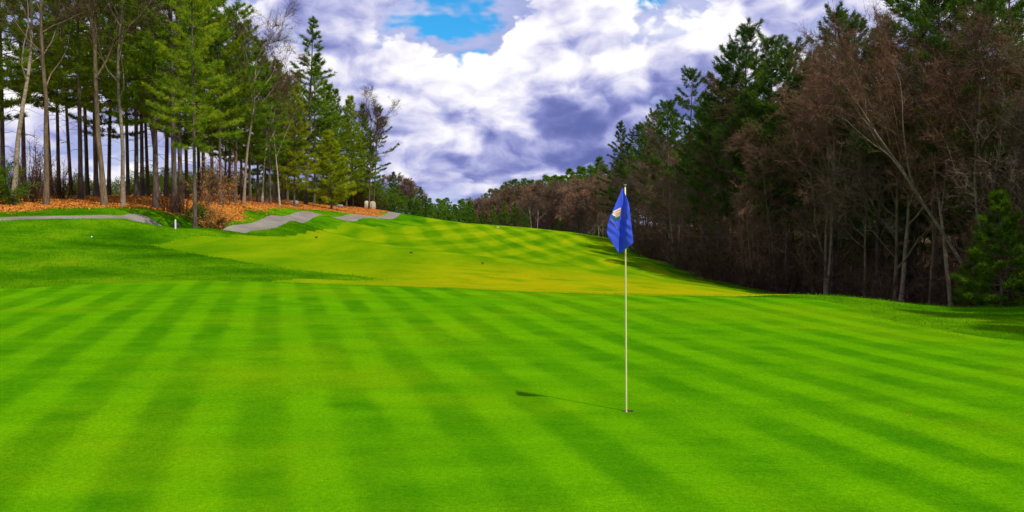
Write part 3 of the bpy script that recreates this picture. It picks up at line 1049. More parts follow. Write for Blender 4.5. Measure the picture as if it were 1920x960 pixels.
for i, (px, d, H, t) in enumerate([(153, 50, 17, 'p1'), (182, 54, 18, 'p2'), (293, 48.5, 18.5, 'p3'), (328, 47.5, 17.5, 'p2')]):
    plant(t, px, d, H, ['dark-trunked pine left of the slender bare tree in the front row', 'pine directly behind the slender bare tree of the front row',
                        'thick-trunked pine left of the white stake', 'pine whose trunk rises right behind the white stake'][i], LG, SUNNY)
back = [(-40, 50, 18, 'p3'), (8, 53, 18, 'p1'), (48, 59, 18, 'p2'), (112, 61, 17, 'p2'), (135, 68, 18, 'p2'), (205, 64, 18, 'p3'),
        (257, 57, 18, 'p1'), (268, 61, 17, 'p2'), (279, 65, 17, 'p1'), (313, 61, 17.5, 'p2'), (340, 54, 17, 'p1'), (352, 60, 16, 'p3'), (383, 58, 15, 'p4'),
        (400, 61, 15.5, 'p1'), (415, 57, 13, 'p2'), (430, 66, 14, 'p4'), (442, 62, 15, 'p2'), (470, 68, 13.8, 'p3'), (484, 76, 14, 'p4'), (500, 79, 13.8, 'p5'), (520, 82, 13.2, 'p4'), (530, 90, 13.6, 'p5'),
        (508, 70, 11, 'p2'), (540, 86, 12.5, 'p4'), (552, 80, 11, 'p5'), (560, 97, 14, 'p1'), (605, 101, 14, 'p5'), (618, 97, 13, 'p5'), (636, 104, 13.5, 'p5'),
        (650, 100, 12, 'p5'), (662, 108, 13.5, 'p5'), (676, 110, 13, 'p5'), (685, 118, 13, 'p5'), (535, 98, 13, 'p4'), (375, 68, 17, 'p3'), (97, 57, 18, 'p2'), (166, 64, 18, 'p2'), (242, 62, 17, 'p2'), (455, 74, 14.5, 'p4'), (-90, 46, 18, 'p2'), (-120, 56, 18, 'p1')]
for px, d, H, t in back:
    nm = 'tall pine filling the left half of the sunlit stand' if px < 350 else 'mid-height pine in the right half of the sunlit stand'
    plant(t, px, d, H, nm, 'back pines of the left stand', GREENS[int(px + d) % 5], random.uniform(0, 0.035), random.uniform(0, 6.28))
# understory of the left stand
for px, d, H, t, lb, tn in [
        (404, 44, 1.25, 'oakbush', 'orange-leaved bush in front of the trunks beside the orange bank', None),
        (345, 48, 2.0, 'brush', 'brown leafless brush between the pine trunks right of the white stake', (0.8, 0.55, 0.4)),
        (318, 47, 1.5, 'brush', 'low dark brush behind the white stake', (0.7, 0.5, 0.4)),
        (55, 45.5, 3.2, 'brush2', 'tall grey-brown brush between the two leftmost trunks', (0.62, 0.52, 0.42)),
        (62, 48, 3.6, 'brush2', 'dense twiggy brush behind the two leftmost trunks', (0.55, 0.5, 0.4)),
        (118, 50, 2.4, 'brush2', 'low tangled brush right of the second trunk', (0.55, 0.45, 0.36)),
        (-8, 43, 2.6, 'greenbush', 'dark green bush cut by the left edge of the picture', (0.9, 0.95, 0.8)),
        (395, 52, 4.2, 'beech', 'sapling holding pale tan leaves above the orange bush', None),
        (425, 58, 4.0, 'beech', 'tan-leaved sapling left of the pale bare tree with broken limbs', None),
        (375, 47, 1.4, 'greenbush', 'small dark green bush left of the orange-leaved bush', (0.7, 0.75, 0.7))]:
    plant(t, px, d, H, lb, 'understory of the left stand', tn)
for i in range(16):
    px = 478 + i * 15 + random.uniform(-5, 5)
    plant(['greenbush', 'brush2'][i % 2], px, random.uniform(108, 122), random.uniform(3.5, 5.5), 'dark underwood behind the trunks right of the tallest pine' if px > 590 else 'dark underwood behind the trunks left of the tallest pine', 'underwood at the right end of the left stand', (0.75, 0.8, 0.7) if i % 2 == 0 else (0.8, 0.65, 0.55), wide=1.6)
for i in range(20):
    px = -60 + i * 26 + random.uniform(-9, 9)
    d = random.uniform(82, 100)
    plant('brush2' if i % 3 == 0 else 'greenbush', px, d, random.uniform(2.6, 4.0), 'low scrub on the skyline seen between the left trunks', 'scrub behind the left stand', (0.75, 0.6, 0.5) if i % 3 == 0 else (0.9, 0.9, 0.8), wide=1.5)

# ---- the dark wood on the right
ED = [3, 12, 20, 34, 42, 47, 55, 62, 75, 100, 135, 160]
EX = [20.5, 21.5, 24, 26, 24.6, 22.6, 20.2, 17.2, 16.2, 15.4, 16.2, 17]
def edge(d):
    return float(np.interp(d, ED, EX))
RB = 'bare trees along the edge of the dark wood'
RP = 'pines rising out of the dark wood'
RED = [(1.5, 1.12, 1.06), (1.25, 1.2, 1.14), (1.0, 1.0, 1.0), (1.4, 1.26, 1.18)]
SHADE_TINT = (0.60, 0.66, 0.95)  # shade of the wood put into the needle colour, same pines as at left
# single trees one can pick out
def rplant(t, px, d, H, lb, group=None, tint=None, **k):
    return plant(t, px, d, H, lb, group, tint, **k)
rplant('sparse', 1292, 88, 19.2, 'dark pine with a ragged open top standing over the middle of the right wood', RP, SHADE_TINT, rz=2.0)
rplant('p4', 1160, 132, 17.5, 'pine at the left end of the dark right wood', RP, SHADE_TINT)
rplant('crown', 1226, 112, 17.5, 'pine between the end of the right wood and its ragged open-topped pine', RP, SHADE_TINT)
rplant('crown', 1394, 67, 19.3, 'large pine right of the ragged open-topped pine', RP, SHADE_TINT, rz=0.4)
rplant('crown', 1445, 65, 18.2, 'pine close to the right side of the large pine', RP, SHADE_TINT)
rplant('crown', 1565, 66, 20.6, 'broad pine with a rounded top beside the bright sky gap', RP, SHADE_TINT)
rplant('crown', 1710, 56, 21, 'tall dark pine right of the bright sky gap', RP, SHADE_TINT)
rplant('p1', 1800, 54, 21, 'tall dark pine above the leaning pale trunks', RP, SHADE_TINT)
rplant('p3', 1885, 50, 21, 'tall dark pine at the right edge of the picture', RP, SHADE_TINT)
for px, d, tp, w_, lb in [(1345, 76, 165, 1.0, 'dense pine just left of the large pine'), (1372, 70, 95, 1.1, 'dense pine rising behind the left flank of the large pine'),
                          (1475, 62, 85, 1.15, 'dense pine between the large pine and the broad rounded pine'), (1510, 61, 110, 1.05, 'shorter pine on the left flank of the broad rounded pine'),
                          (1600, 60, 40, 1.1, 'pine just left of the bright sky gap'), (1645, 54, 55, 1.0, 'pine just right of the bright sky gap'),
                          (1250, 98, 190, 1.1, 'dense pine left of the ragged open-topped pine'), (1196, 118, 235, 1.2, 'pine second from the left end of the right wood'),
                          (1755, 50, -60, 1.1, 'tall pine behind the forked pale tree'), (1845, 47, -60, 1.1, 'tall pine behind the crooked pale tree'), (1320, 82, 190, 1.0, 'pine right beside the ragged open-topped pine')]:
    rplant('crown', px, d, None, lb, RP, SHADE_TINT, top=tp, wide=w_)
rplant('lean', 1880, 45.5, 17.0, 'pale trunk leaning far to the left across the dark wood', None, (1.3, 1.0, 0.9), tilt=R(35), tiltdir=R(180), rz=1.0, btint=(0.52, 0.49, 0.44), wide=0.8)
rplant('light', 1788, 46, 14.5, 'pale forked bare tree right of the leaning pale trunk', RB, (1.2, 0.8, 0.65), rz=0.4, tilt=0.09, tiltdir=3.0, btint=(0.6, 0.56, 0.5))
rplant('light', 1850, 45, 14.5, 'pale crooked bare tree near the right edge', RB, (1.0, 0.75, 0.6), rz=2.6, btint=(0.6, 0.56, 0.5))
rplant('twin', 1549, 56, 14.5, 'bare tree with two upright grey stems under the red twig crown', RB, RED[0], rz=1.2)
rplant('b3', 1560, 57, 15.2, 'bare tree with a reddish haze of twigs below the broad pine', RB, RED[0], rz=0.2)
rplant('b1', 1690, 50, 16, 'bare tree with reddish twigs right of the sky gap', RB, RED[0], rz=4.0)
rplant('b2', 1265, 88, 13.8, 'bare tree with a rounded reddish crown left of the large pine', RB, RED[3], rz=0.0)
rplant('light', 1420, 67, 15, 'bare tree with pale crooked upper limbs in front of the large pine', RB, (0.9, 0.75, 0.6), rz=1.9, btint=(0.75, 0.7, 0.62))
rplant('young', 1880, 40.5, 6.2, 'low dark evergreen at the foot of the wood by the right edge', None, (0.62, 0.75, 0.7), wide=1.2)
rplant('small', 1830, 43.0, 4.2, 'small evergreen left of the low dark evergreen', None, (0.62, 0.75, 0.7))

bt = ['b6', 'b2', 'b3', 'b1', 'b5']
n = 0
d = 4.0
while d < 150:                                   # front row
    x = edge(d) + random.uniform(0.3, 1.6)
    H = random.uniform(10.0, 13.0) if d > 52 else random.uniform(12, 15.5)
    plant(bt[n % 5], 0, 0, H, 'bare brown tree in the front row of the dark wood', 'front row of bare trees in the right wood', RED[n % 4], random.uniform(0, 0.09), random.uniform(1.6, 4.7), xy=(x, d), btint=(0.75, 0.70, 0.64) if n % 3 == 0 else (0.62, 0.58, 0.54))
    d += random.uniform(1.7, 2.9) * (1 + d / 130)
    n += 1
d = 4.0
while d < 150:                                   # second row, mixed
    x = edge(d) + random.uniform(3.2, 5.4)
    if n % 5 < 3:
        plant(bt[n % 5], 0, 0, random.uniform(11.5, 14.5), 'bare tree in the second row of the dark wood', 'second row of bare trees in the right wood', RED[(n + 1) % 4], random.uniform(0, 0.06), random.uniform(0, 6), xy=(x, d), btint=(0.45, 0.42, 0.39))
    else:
        plant(['p4', 'p5', 'p2'][n % 3], 0, 0, random.uniform(13.5, 17), 'dark pine among the bare trees of the right wood', 'second row of pines in the right wood', SHADE_TINT, xy=(x, d))
    d += random.uniform(2.4, 3.8) * (1 + d / 150)
    n += 1
for off, step in ((8.0, 3.2), (12.5, 4.0), (18.0, 4.0), (25.0, 4.0)):
    d = 6.0
    while d < 150:                               # deeper rows, mostly pine
        x = edge(d) + off + random.uniform(-1.3, 1.3)
        H = random.uniform(15, 18.5)
        px = 960 + 1663 * x / d
        if px < 2100 or off < 10:
            if 1590 < px < 1665:
                H = min(H, 15.0)
            if n % 4 < 3:
                plant(['p5', 'p3', 'crown', 'crown'][n % 4] if off < 15 else 'p5', 0, 0, H, 'dark pine deep in the right wood', 'pines deep in the right wood', SHADE_TINT, xy=(x, d))
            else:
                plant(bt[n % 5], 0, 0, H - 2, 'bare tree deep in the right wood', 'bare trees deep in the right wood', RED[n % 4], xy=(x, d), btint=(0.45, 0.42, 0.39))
        d += random.uniform(0.75, 1.25) * step * (1 + d / 160)
        n += 1
d = 37.0
while d < 140:                                   # brush at the foot of the wood
    plant('brush2' if n % 3 else 'brush', 0, 0, random.uniform(2.2, 5.2), 'leafless brown brush at the foot of the dark wood', 'brush along the edge of the right wood', (0.95, 0.85, 0.74), xy=(edge(d) + random.uniform(-0.3, 2.6), d), wide=1.3)
    d += random.uniform(0.9, 1.7) * (1 + d / 90)
    n += 1

for off, step, h0, h1 in ((5.0, 2.2, 3.0, 5.0), (9.5, 2.6, 3.5, 5.5), (15.0, 3.2, 4.0, 6.0)):
    d = 30.0
    while d < 110:                               # thicket between the trunks
        x = edge(d) + off + random.uniform(-1.2, 1.2)
        if 960 + 1663 * x / d < 2060:
            plant('brush2', 0, 0, random.uniform(h0, h1), 'tall dark thicket between the trunks inside the right wood', 'thicket inside the right wood', (0.85, 0.78, 0.70), xy=(x, d), wide=1.5)
        d += random.uniform(0.8, 1.2) * step * (1 + d / 120)
for x, y, H in [(15.9, 7.2, 16.5), (16.4, 9.6, 17), (17.2, 12.2, 17), (18.6, 15.0, 17), (20.6, 18.0, 17)]:  # pines added out of view so their shadows darken the right bank
    plant('p5', 0, 0, H, 'pine added right of the green to shade the near bank', 'unseen pines added right of the green for shade', SHADE_TINT, xy=(x, y))

# ---- woods beyond the crest
FT = [(870, 374), (900, 360), (950, 343), (1000, 334), (1040, 326), (1080, 318), (1110, 308), (1140, 300)]
def far_top(px):
    return float(np.interp(px, [q[0] for q in FT], [q[1] for q in FT]))
for i in range(44):                              # right-hand far wood, bare edge
    t = (i + random.uniform(0, 0.8)) / 44
    px, d = 1150 - 272 * t, 160 + 190 * t ** 1.1
    plant('farb' if i % 2 else 'farc', px, d, None, 'reddish bare tree on the far wooded slope', 'bare trees on the far slope', [(1.75, 1.35, 1.15), (1.45, 1.3, 1.12), (1.3, 1.3, 1.1)][i % 3], wide=1.1, top=far_top(px) + 28 - 22 * t + random.uniform(-6, 14))
for i in range(32):
    t = (i + random.uniform(0, 0.8)) / 32
    px, d = 1135 - 225 * t, 190 + 190 * t ** 1.1
    plant('farq' if i % 3 == 0 else 'farp', px, d, None, 'dark green pine on the skyline of the far wooded slope', 'pines on the far slope', (0.8, 1.0, 0.85), wide=1.35, top=far_top(px) + random.uniform(-4, 9) + (-6 if i in (1, 2, 6) else 0))
for i, (px, d, tp) in enumerate([(905, 240, 395), (925, 236, 385), (945, 232, 378), (965, 236, 380), (888, 262, 392), (985, 222, 392), (1050, 205, 395)]):
    plant('farp', px, d, None, 'lower dark pine in front of the far bare trees', 'front pines of the far slope', (0.7, 0.9, 0.8), wide=1.1, top=tp)
for i, px in enumerate([996, 1008]):
    plant('birch', px, 155, None, ['white-stemmed birch on the far slope, left of a pair', 'white-stemmed birch on the far slope, right of a pair'][i], 'birch pair on the far slope', wide=1.2, top=378 + 4 * i)
for i in range(20):                              # valley bottom
    px = 780 + i * 5.4 + random.uniform(-3, 3)
    d = random.uniform(270, 345)
    plant('farq' if i % 2 else 'farp', px, d, None, 'green pine in the valley bottom between the two woods', 'pines in the valley bottom', (1.05, 1.25, 0.95), wide=1.4, top=373 + random.uniform(-2, 12))
for i, (px, d, tp, t) in enumerate([(716, 140, 345, 'farb'), (728, 150, 328, 'farc'), (740, 148, 322, 'farp'), (752, 152, 330, 'farb'), (764, 150, 340, 'farc'), (775, 156, 350, 'farp'), (790, 160, 350, 'farp'), (800, 158, 368, 'farp'),
                                    (735, 128, 365, 'small'), (722, 126, 368, 'small'), (754, 134, 362, 'small'), (770, 140, 368, 'small'), (783, 148, 372, 'small'), (706, 134, 340, 'farc'), (760, 165, 335, 'farb'), (780, 170, 352, 'farb'), (736, 165, 325, 'farb')]):
    lb = {'farb': 'bare tree in the clump past the cart path', 'farc': 'bare tree in the clump past the cart path', 'farp': 'dark pine in the clump past the cart path', 'small': 'small dense evergreen past the cart path'}[t]
    plant(t, px, d, None, lb, 'clump past the end of the cart path', {'farb': (1.5, 1.2, 1.0), 'farc': (1.4, 1.15, 1.0)}.get(t, (0.65, 0.85, 0.75)), wide=1.1, top=tp)


# ------------------------------------------------------------------ things on the course
def simple(name, color, rough=0.5, spec=0.4, scale=40, var=0.25):
    m, t, out = material(name)
    v = t.noise(opos(t), scale, 3, 0.6)
    lo = tuple(c * (1 - var) for c in color)
    hi = tuple(min(c * (1 + var), 1) for c in color)
    principled(t, out, t.ramp(v, [(0.3, lo), (0.7, hi)]), rough, spec, v, 0.1, 0.005)


simple('pole_paint', (0.70, 0.63, 0.27), 0.35, 0.5, 12, 0.06)
simple('white_plastic', (0.80, 0.80, 0.76), 0.4, 0.5, 20, 0.05)
simple('black_plastic', (0.018, 0.018, 0.017), 0.5, 0.4, 30, 0.3)
simple('flag_blue', (0.045, 0.085, 0.60), 0.75, 0.2, 60, 0.10)
simple('logo_tan', (0.62, 0.34, 0.13), 0.8, 0.2, 60, 0.15)
simple('logo_white', (0.82, 0.74, 0.70), 0.8, 0.2, 60, 0.1)
simple('logo_green', (0.012, 0.115, 0.120), 0.8, 0.2, 60, 0.15)
simple('logo_mauve', (0.24, 0.22, 0.50), 0.8, 0.2, 60, 0.2)
simple('soil', (0.10, 0.065, 0.035), 0.95, 0.1, 60, 0.4)
simple('pale_stone', (0.44, 0.38, 0.27), 0.9, 0.2, 5, 0.25)
simple('grey_stone', (0.25, 0.23, 0.20), 0.9, 0.2, 5, 0.3)
simple('dark_marker', (0.03, 0.028, 0.02), 0.7, 0.3, 30, 0.3)


def lathe(name, prof, mat, parent=None, loc=(0, 0, 0), sides=20, smooth=True):
    V, F = [], []
    for r, z in prof:
        for i in range(sides):
            a = i * 2 * math.pi / sides
            V.append((r * math.cos(a), r * math.sin(a), z))
    for k in range(len(prof) - 1):
        for i in range(sides):
            j = (i + 1) % sides
            F.append((k * sides + i, k * sides + j, (k + 1) * sides + j, (k + 1) * sides + i))
    me = bpy.data.meshes.new(name)
    me.from_pydata(V, [], F)
    if smooth:
        me.polygons.foreach_set('use_smooth', np.ones(len(F), bool))
    me.update()
    return link(name, me, mat, parent, loc)


def build_flagstick():
    hx, hy = HOLE
    z0 = hz(hx, hy)
    # the cup sunk in the green
    cup = empty('hole_cup', (hx, hy, z0), 'round hole cut in the green at the foot of the flagstick', 'golf hole')
    lathe('soil_wall', [(0.0565, 0.0), (0.0565, -0.03), (0.0545, -0.03)], 'soil', cup)
    lathe('liner', [(0.054, -0.028), (0.054, -0.14), (0.018, -0.15), (0.001, -0.15)], 'white_plastic', cup)
    # stick
    f = empty('flagstick', (hx - 0.012, hy, z0), 'thin cream flagstick with a limp blue flag standing in the hole', 'flag')
    top = 2.125
    lean = -0.022
    P = [np.array([lean * s, 0, -0.13 + (top + 0.13) * s]) for s in np.linspace(0, 1, 6)]
    tb = Tubes()
    tb.add(P, [0.0085, 0.0085, 0.0085, 0.0080, 0.0072, 0.0065], 12)
    link('pole', tb.mesh('pole'), 'pole_paint', f)
    lathe('cap', [(0.0, 0.006), (0.012, 0.005), (0.014, 0.001), (0.014, -0.003), (0.009, -0.006), (0.0075, -0.02)], 'grey_stone', f, (lean, 0, top))
    lathe('ferrule', [(0.0088, -0.12), (0.0125, -0.12), (0.0125, -0.015), (0.0088, -0.008)], 'pole_paint', f, (0.0005, 0, 0))
    # limp cloth: outline measured off the stick, folds give it depth
    K = 0.000728
    def prof(tab, y):
        return np.interp(y, [q[0] for q in tab], [q[1] for q in tab])
    Lt = [(80, 300), (120, 285), (200, 250), (300, 206), (390, 165), (470, 127), (560, 106), (640, 100), (700, 121), (800, 190), (880, 246), (905, 268)]
    Rt = [(80, 320), (130, 334), (250, 378), (400, 400), (480, 405), (600, 420), (700, 434), (770, 441), (800, 415), (850, 347), (890, 300), (905, 284)]
    rows, cols = 60, 34
    def surf(u, yz):
        """cloth point for u across (0..1) at outline height yz"""
        l, r = prof(Lt, yz), prof(Rt, yz)
        xz = l + (r - l) * u
        q = (yz - 80) / 825.0
        cx = 312 - 42 * q                                     # the valley fold
        amp = 0.010 + 0.055 * np.sin(np.clip(q, 0, 1) * math.pi * 0.75)
        off = (xz - cx) / 140.0
        fold = -amp * (1 - np.exp(-(off * 2.2) ** 2))          # both panels come forward of the valley
        fold += -0.020 * np.exp(-((xz - cx - 62) / 26.0) ** 2) * np.sin(np.clip(q * 1.25, 0, 1) * math.pi)
        fold += 0.006 * np.sin((xz * 0.8 + yz * 0.55) / 17.0) * np.clip(off, 0, 1) * np.exp(-((q - 0.38) / 0.2) ** 2) * 2
        fold += 0.004 * np.sin((xz * 0.5 - yz * 0.35) / 24.0 + 1.0) * q
        fold += 0.005 * np.sin((xz * 0.9 + yz * 0.4) / 11.0) * np.exp(-((xz - cx - 55) / 60.0) ** 2) * np.sin(np.clip(q, 0, 1) * math.pi)
        fold += 0.0035 * np.sin((xz * 0.6 - yz * 0.8) / 14.0 + 0.6) * np.exp(-((q - 0.62) / 0.22) ** 2)
        fold += 0.010 * np.exp(-((xz - cx - 18 * np.sin(q * 9)) / 12.0) ** 2)
        return (lean + (xz - 345) * K, -0.022 + fold + 0.02 * q, top - 0.003 + (35 - yz) * K)
    V, F = [], []
    for i in range(rows + 1):
        yz = 80 + 825 * i / rows
        for j in range(cols + 1):
            V.append(surf(j / cols, yz))
    for i in range(rows):
        for j in range(cols):
            a = i * (cols + 1) + j
            F.append((a, a + cols + 1, a + cols + 2, a + 1))
    cloth = link('cloth', np_mesh('cloth', V, np.array(F), True), 'flag_blue', f)
    sol = cloth.modifiers.new('thickness', 'SOLIDIFY')
    sol.thickness = 0.0016
    sol.offset = 1.0 if False else 0.0
    # the printed emblem follows the cloth
    def patch(name, quad, mat, n=10):
        V, F = [], []
        q = np.array(quad, float)
        for i in range(n + 1):
            for j in range(n + 1):
                a, b = i / n, j / n
                p = (q[0] * (1 - b) + q[1] * b) * (1 - a) + (q[3] * (1 - b) + q[2] * b) * a
                l, r = prof(Lt, p[1]), prof(Rt, p[1])
                s = surf((p[0] - l) / (r - l), p[1])
                V.append((s[0], s[1] - 0.0022, s[2]))
        for i in range(n):
            for j in range(n):
                a = i * (n + 1) + j
                F.append((a, a + n + 1, a + n + 2, a + 1))
        link(name, np_mesh(name, V, np.array(F), True), mat, cloth)
    patch('emblem_field', [(186, 372), (290, 322), (282, 424), (212, 452)], 'logo_tan')
    patch('emblem_stripe', [(186, 366), (282, 322), (283, 340), (180, 388)], 'logo_white')
    patch('emblem_stripe', [(172, 398), (282, 356), (282, 366), (170, 412)], 'logo_white')
    patch('emblem_stripe', [(168, 412), (206, 400), (216, 430), (190, 428)], 'logo_white', 5)
    patch('emblem_base', [(160, 436), (212, 453), (214, 500), (182, 480)], 'logo_green')
    patch('emblem_base', [(213, 453), (282, 426), (276, 466), (215, 500)], 'logo_green')
    rng = np.random.default_rng(5)
    for i in range(9):                                         # illegible lettering under the emblem
        x0 = 158 + i * 10.5
        y0 = 470 + i * 13.0
        patch('lettering', [(x0, y0), (x0 + 8, y0 + 9), (x0 + 5, y0 + 9 + rng.uniform(9, 20)), (x0 - 4, y0 + rng.uniform(9, 16))], 'logo_mauve', 3)
    return f


build_flagstick()


def build_stake():
    y = 40.2
    x = (329.5 - 960) / 1663 * y
    o = empty('marker_stake', (x, y, hz(x, y)), 'short white stake standing in the rough before the left trees', 'stake')
    s = 0.026
    H = 0.43
    V = [(-s, -s, -0.1), (s, -s, -0.1), (s, s, -0.1), (-s, s, -0.1), (-s, -s, H - .03), (s, -s, H - .03), (s, s, H - .03), (-s, s, H - .03), (-s * .6, -s * .6, H), (s * .6, -s * .6, H), (s * .6, s * .6, H), (-s * .6, s * .6, H)]
    F = [(0, 1, 5, 4), (1, 2, 6, 5), (2, 3, 7, 6), (3, 0, 4, 7), (4, 5, 9, 8), (5, 6, 10, 9), (6, 7, 11, 10), (7, 4, 8, 11), (8, 9, 10, 11)]
    me = bpy.data.meshes.new('post')
    me.from_pydata(V, [], F)
    link('post', me, 'white_plastic', o)
    # dark round object just behind it
    y2 = 41.2
    x2 = (330 - 960) / 1663 * y2
    b = lathe('dark_stump', [(0.15, -0.1), (0.16, 0.03), (0.15, 0.16), (0.11, 0.22), (0.0, 0.235)], 'black_plastic', None, (x2, y2 , hz(x2, y2)), 18)
    tag(b, 'low dark rounded stump just behind the white stake', 'stump')


build_stake()


def rock(name, size, mat, loc, label, seed, cat='boulder', group=None):
    rng = np.random.default_rng(seed)
    V, F = [], []
    nu, nv = 22, 14
    ph = rng.uniform(0, 6.28, 8)
    for i in range(nv + 1):
        th = math.pi * i / nv
        for j in range(nu):
            a = 2 * math.pi * j / nu
            v = np.array([math.sin(th) * math.cos(a), math.sin(th) * math.sin(a), math.cos(th)])
            v = np.sign(v) * np.abs(v) ** 0.65
            k = 1 + 0.07 * math.sin(3 * v[0] + ph[0]) + 0.06 * math.sin(4 * v[1] + 2 * v[2] + ph[1]) + 0.04 * math.sin(7 * v[2] + 5 * v[0] + ph[2]) + 0.025 * math.sin(13 * v[1] + 9 * v[0] + ph[3])
            V.append(v * k * np.array(size) * 0.5)
    for i in range(nv):
        for j in range(nu):
            F.append((i * nu + j, (i + 1) * nu + j, (i + 1) * nu + (j + 1) % nu, i * nu + (j + 1) % nu))
    me = bpy.data.meshes.new(name)
    me.from_pydata([tuple(v) for v in V], [], F)
    me.polygons.foreach_set('use_smooth', np.ones(len(F), bool))
    o = link(name, me, mat, None, loc)
    tag(o, label, cat, group)
    return o


def rock_at(px, d, size, mat, label, seed, sink=0.3):
    x = (px - 960) / 1663 * d
    return rock('boulder', size, mat, (x, d, hz(x, d) + size[2] * (0.5 - sink)), label, seed)


rock_at(689, 106, (0.7, 0.8, 1.0), 'pale_stone', 'cream block of stone, left of a pair by the far trunks', 1, 0.12)
rock_at(699, 107, (0.8, 0.8, 1.05), 'pale_stone', 'cream block of stone, right of a pair by the far trunks', 2, 0.12)
rock_at(553, 84, (0.8, 0.6, 0.45), 'grey_stone', 'low grey boulder on the leaves left of the tallest pine', 3)
rock_at(634, 96, (1.1, 0.7, 0.4), 'grey_stone', 'dark flat boulder at the edge of the leaves under the young pine', 4)


def marker(px, py, label):
    x, y = hit(px, py)
    o = empty('fairway_marker', (x, y, hz(x, y)), label, 'marker', 'small dark markers on the fairway')
    s = y / 1663.0
    w, h, dpt = 5.2 * s, 3.0 * s, 4.0 * s
    prof = [(-w / 2, h), (-w * 0.28, h * 0.78), (0.0, h * 0.66), (w * 0.2, h * 0.74), (w / 2, h * 0.98), (w * 0.40, h * 0.2), (w * 0.12, 0.0), (-w * 0.2, 0.0), (-w * 0.42, h * 0.35)]
    n = len(prof)
    V = [(a, -dpt / 2, b) for a, b in prof] + [(a, dpt / 2, b) for a, b in prof]
    F = [tuple(range(n))[::-1], tuple(range(n, 2 * n))] + [(i, (i + 1) % n, (i + 1) % n + n, i + n) for i in range(n)]
    me = bpy.data.meshes.new('marker_block')
    me.from_pydata(V, [], F)
    link('block', me, 'dark_marker', o, (0, 0, h * 0.35))
    lathe('peg', [(w * 0.07, -0.1), (w * 0.07, h * 0.5)], 'soil', o, (-w * 0.15, 0, 0), 8)


marker(593, 447, 'small dark marker on the fairway, farthest left of three')
marker(771, 475.5, 'small dark marker on the fairway, middle one of three')
marker(905, 495.5, 'small dark marker on the fairway, nearest to the flag of three')

x, y = hit(933, 428)
y = min(y, 130)
x = (933 - 960) / 1663 * y
o = rock('white_block', (0.36, 0.25, 0.2), 'pale_stone', (x, y, hz(x, y) + 0.08), 'tiny pale block on the crest of the fairway', 9, 'marker')

# pale bits in the rough and specks on the green
for px, py, lb in [(172, 447, 'white golf ball lying in the left rough')]:
    x, y = hit(px, py)
    me = bpy.data.meshes.new('golf_ball')
    g = lathe('golf_ball', [(0.0001, -0.03)] + [(0.03 * math.sin(a), -0.03 * math.cos(a)) for a in np.linspace(0.2, 2.94, 10)] + [(0.0001, 0.03)], 'white_plastic', None, (x, y, hz(x, y) + 0.045), 14)
    tag(g, lb, 'ball')


def leaf_on_green(px, py, size, label):
    x, y = hit(px, py)
    V = [(-size, 0, 0.004), (-size * .4, -size * .45, 0.012), (size * .5, -size * .35, 0.006), (size, 0.1 * size, 0.014), (size * .4, size * .45, 0.005), (-size * .5, size * .4, 0.012), (0, 0, 0.004)]
    F = [(6, i, (i + 1) % 6) for i in range(6)]
    me = bpy.data.meshes.new('fallen_leaf')
    me.from_pydata(V, [], F)
    o = link('fallen_leaf', me, 'fallen_leaves', None, (x, y, hz(x, y) + 0.002))
    tag(o, label, 'leaf', 'single leaves on the green')


leaf_on_green(521, 608, 0.025, 'reddish leaf lying on the left half of the green')
leaf_on_green(1706, 783, 0.018, 'brown leaf lying on the right half of the green')


# ------------------------------------------------------------------ grass blades of the rough and loose leaves
def scatter(name, n, box, keep, size, mat, label, cat, leaf=False, seed=3):
    rng = np.random.default_rng(seed)
    X = rng.uniform(box[0], box[1], n)
    Y = rng.uniform(box[2], box[3], n)
    f = zone_fields(X, Y)
    k = keep(X, Y, f)
    X, Y = X[k], Y[k]
    Z = height(X, Y)
    P = np.stack([X, Y, Z], 1)
    m = len(P)
    if leaf:
        a = unit(rng.normal(size=(m, 3)) * np.array([1, 1, 0.45]))
        b = unit(np.cross(a, rng.normal(size=(m, 3)) * np.array([0.5, 0.5, 1]) + np.array([0, 0, 1.2])))
        z = size * rng.uniform(0.6, 1.3, m)[:, None]
        c = P + np.array([0, 0, 1]) * (z * 0.45)
        V = np.stack([c - a * z, c + b * z * 0.6, c + a * z, c - b * z * 0.6], 1).reshape(-1, 3)
        q = np.arange(m)[:, None] * 4
        F = np.vstack([q + np.array([0, 1, 2]), q + np.array([0, 2, 3])])
    else:
        D = unit(rng.normal(0, 0.45, (m, 3)) * np.array([1, 1, 0.3]) + np.array([0, 0, 1.0]))
        dist = np.hypot(X, Y)
        V, F = blades(P - np.array([0, 0, 0.005]), D, size * rng.uniform(0.5, 1.3, m), np.clip(dist * 0.00042, 0.006, 0.03), rng)
    o = link(name, np_mesh(name, V, F), mat)
    o['kind'] = 'stuff'
    o['label'] = label
    o['category'] = cat
    return o


scatter('rough_grass', 420000, (-34, 26, 11, 60), lambda X, Y, f: (f['putting_green'] > 0.22 - 0.3 * np.random.default_rng(7).random(X.shape)) & (f['fairway'] > -0.55 * np.random.default_rng(8).random(X.shape) ** 2) & (f['cart_path'] > -0.06) & (f['leaf_litter'] > -1.2 * np.random.default_rng(1).random(X.shape)) & (X < 17) & (np.abs(X) < Y * 0.75), 0.065, 'grass_blades', 'longer grass of the rough around green and fairway', 'grass')
scatter('fallen_leaves', 170000, (-48, -12, 33, 112), lambda X, Y, f: (f['leaf_litter'] < 1.6 * np.random.default_rng(2).random(X.shape) ** 5) & (f['cart_path'] > 0.1) & (X > -Y * 0.7), 0.055, 'fallen_leaves', 'loose orange leaves on the floor of the left wood', 'leaves', True, 4)



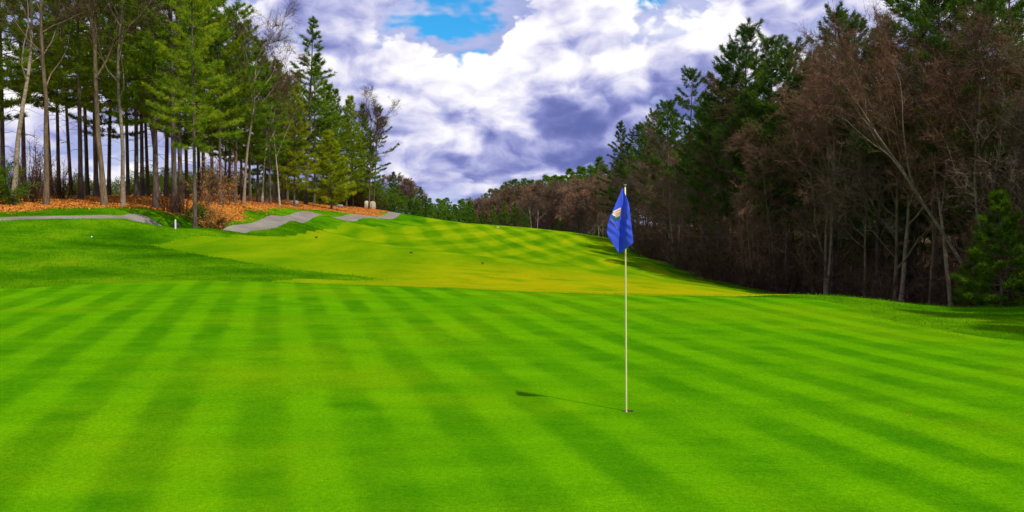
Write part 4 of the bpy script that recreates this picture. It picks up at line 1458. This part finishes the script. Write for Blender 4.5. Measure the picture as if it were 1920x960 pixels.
def collar():
    # slightly longer grass standing round the edge of the green
    rng = np.random.default_rng(9)
    a, b = GREEN, np.roll(GREEN, -1, 0)
    ln = np.linalg.norm(b - a, axis=1)
    k = rng.choice(len(a), 60000, p=ln / ln.sum())
    t = rng.random(60000)[:, None]
    nrm = np.stack([(b - a)[:, 1], -(b - a)[:, 0]], 1) / (ln[:, None] + 1e-9)
    q = a[k] + (b - a)[k] * t + nrm[k] * rng.normal(0, 0.22, (60000, 1))
    q = q[(q[:, 1] > 9)]
    P = np.column_stack([q, height(q[:, 0], q[:, 1]) - 0.004])
    D = unit(rng.normal(0, 0.5, P.shape) * np.array([1, 1, 0.3]) + np.array([0, 0, 1.0]))
    V, F = blades(P, D, rng.uniform(0.008, 0.024, len(P)), np.full(len(P), 0.008), rng)
    o = link('collar_grass', np_mesh('collar_grass', V, F), 'grass_blades')
    o['kind'] = 'stuff'
    o['label'] = 'fringe of slightly longer grass round the edge of the green'
    o['category'] = 'grass'


collar()


# ------------------------------------------------------------------ tell the look-alikes apart by their place in their row
ONES = ['', 'first', 'second', 'third', 'fourth', 'fifth', 'sixth', 'seventh', 'eighth', 'ninth', 'tenth', 'eleventh', 'twelfth', 'thirteenth', 'fourteenth', 'fifteenth', 'sixteenth', 'seventeenth', 'eighteenth', 'nineteenth']
TENS = {20: 'twent', 30: 'thirt', 40: 'fort', 50: 'fift'}


def ordinal(k):
    if k < 20:
        return ONES[k]
    t, r = k // 10 * 10, k % 10
    return TENS[t] + ('ieth' if r == 0 else 'y-' + ONES[r])


bylabel = {}
for o in scene.objects:
    if o.parent is None and o.type == 'EMPTY' and 'label' in o:
        bylabel.setdefault(o['label'], []).append(o)
for lb, os_ in bylabel.items():
    if len(os_) < 2 or 'deep in' in lb or 'inside the right wood' in lb:
        continue
    os_ = [o for o in os_ if o.location.y > 3]
    os_.sort(key=lambda o: o.location.x / o.location.y)
    vis = [o for o in os_ if abs(o.location.x / o.location.y) < 0.60]
    for k, o in enumerate(vis):
        o['label'] = lb + ', ' + (ordinal(k + 1) + ' from the left' if k < len(vis) // 2 else ordinal(len(vis) - k) + ' from the right')
    for o in os_:
        if o not in vis:
            o['label'] = lb + ', out of the picture'
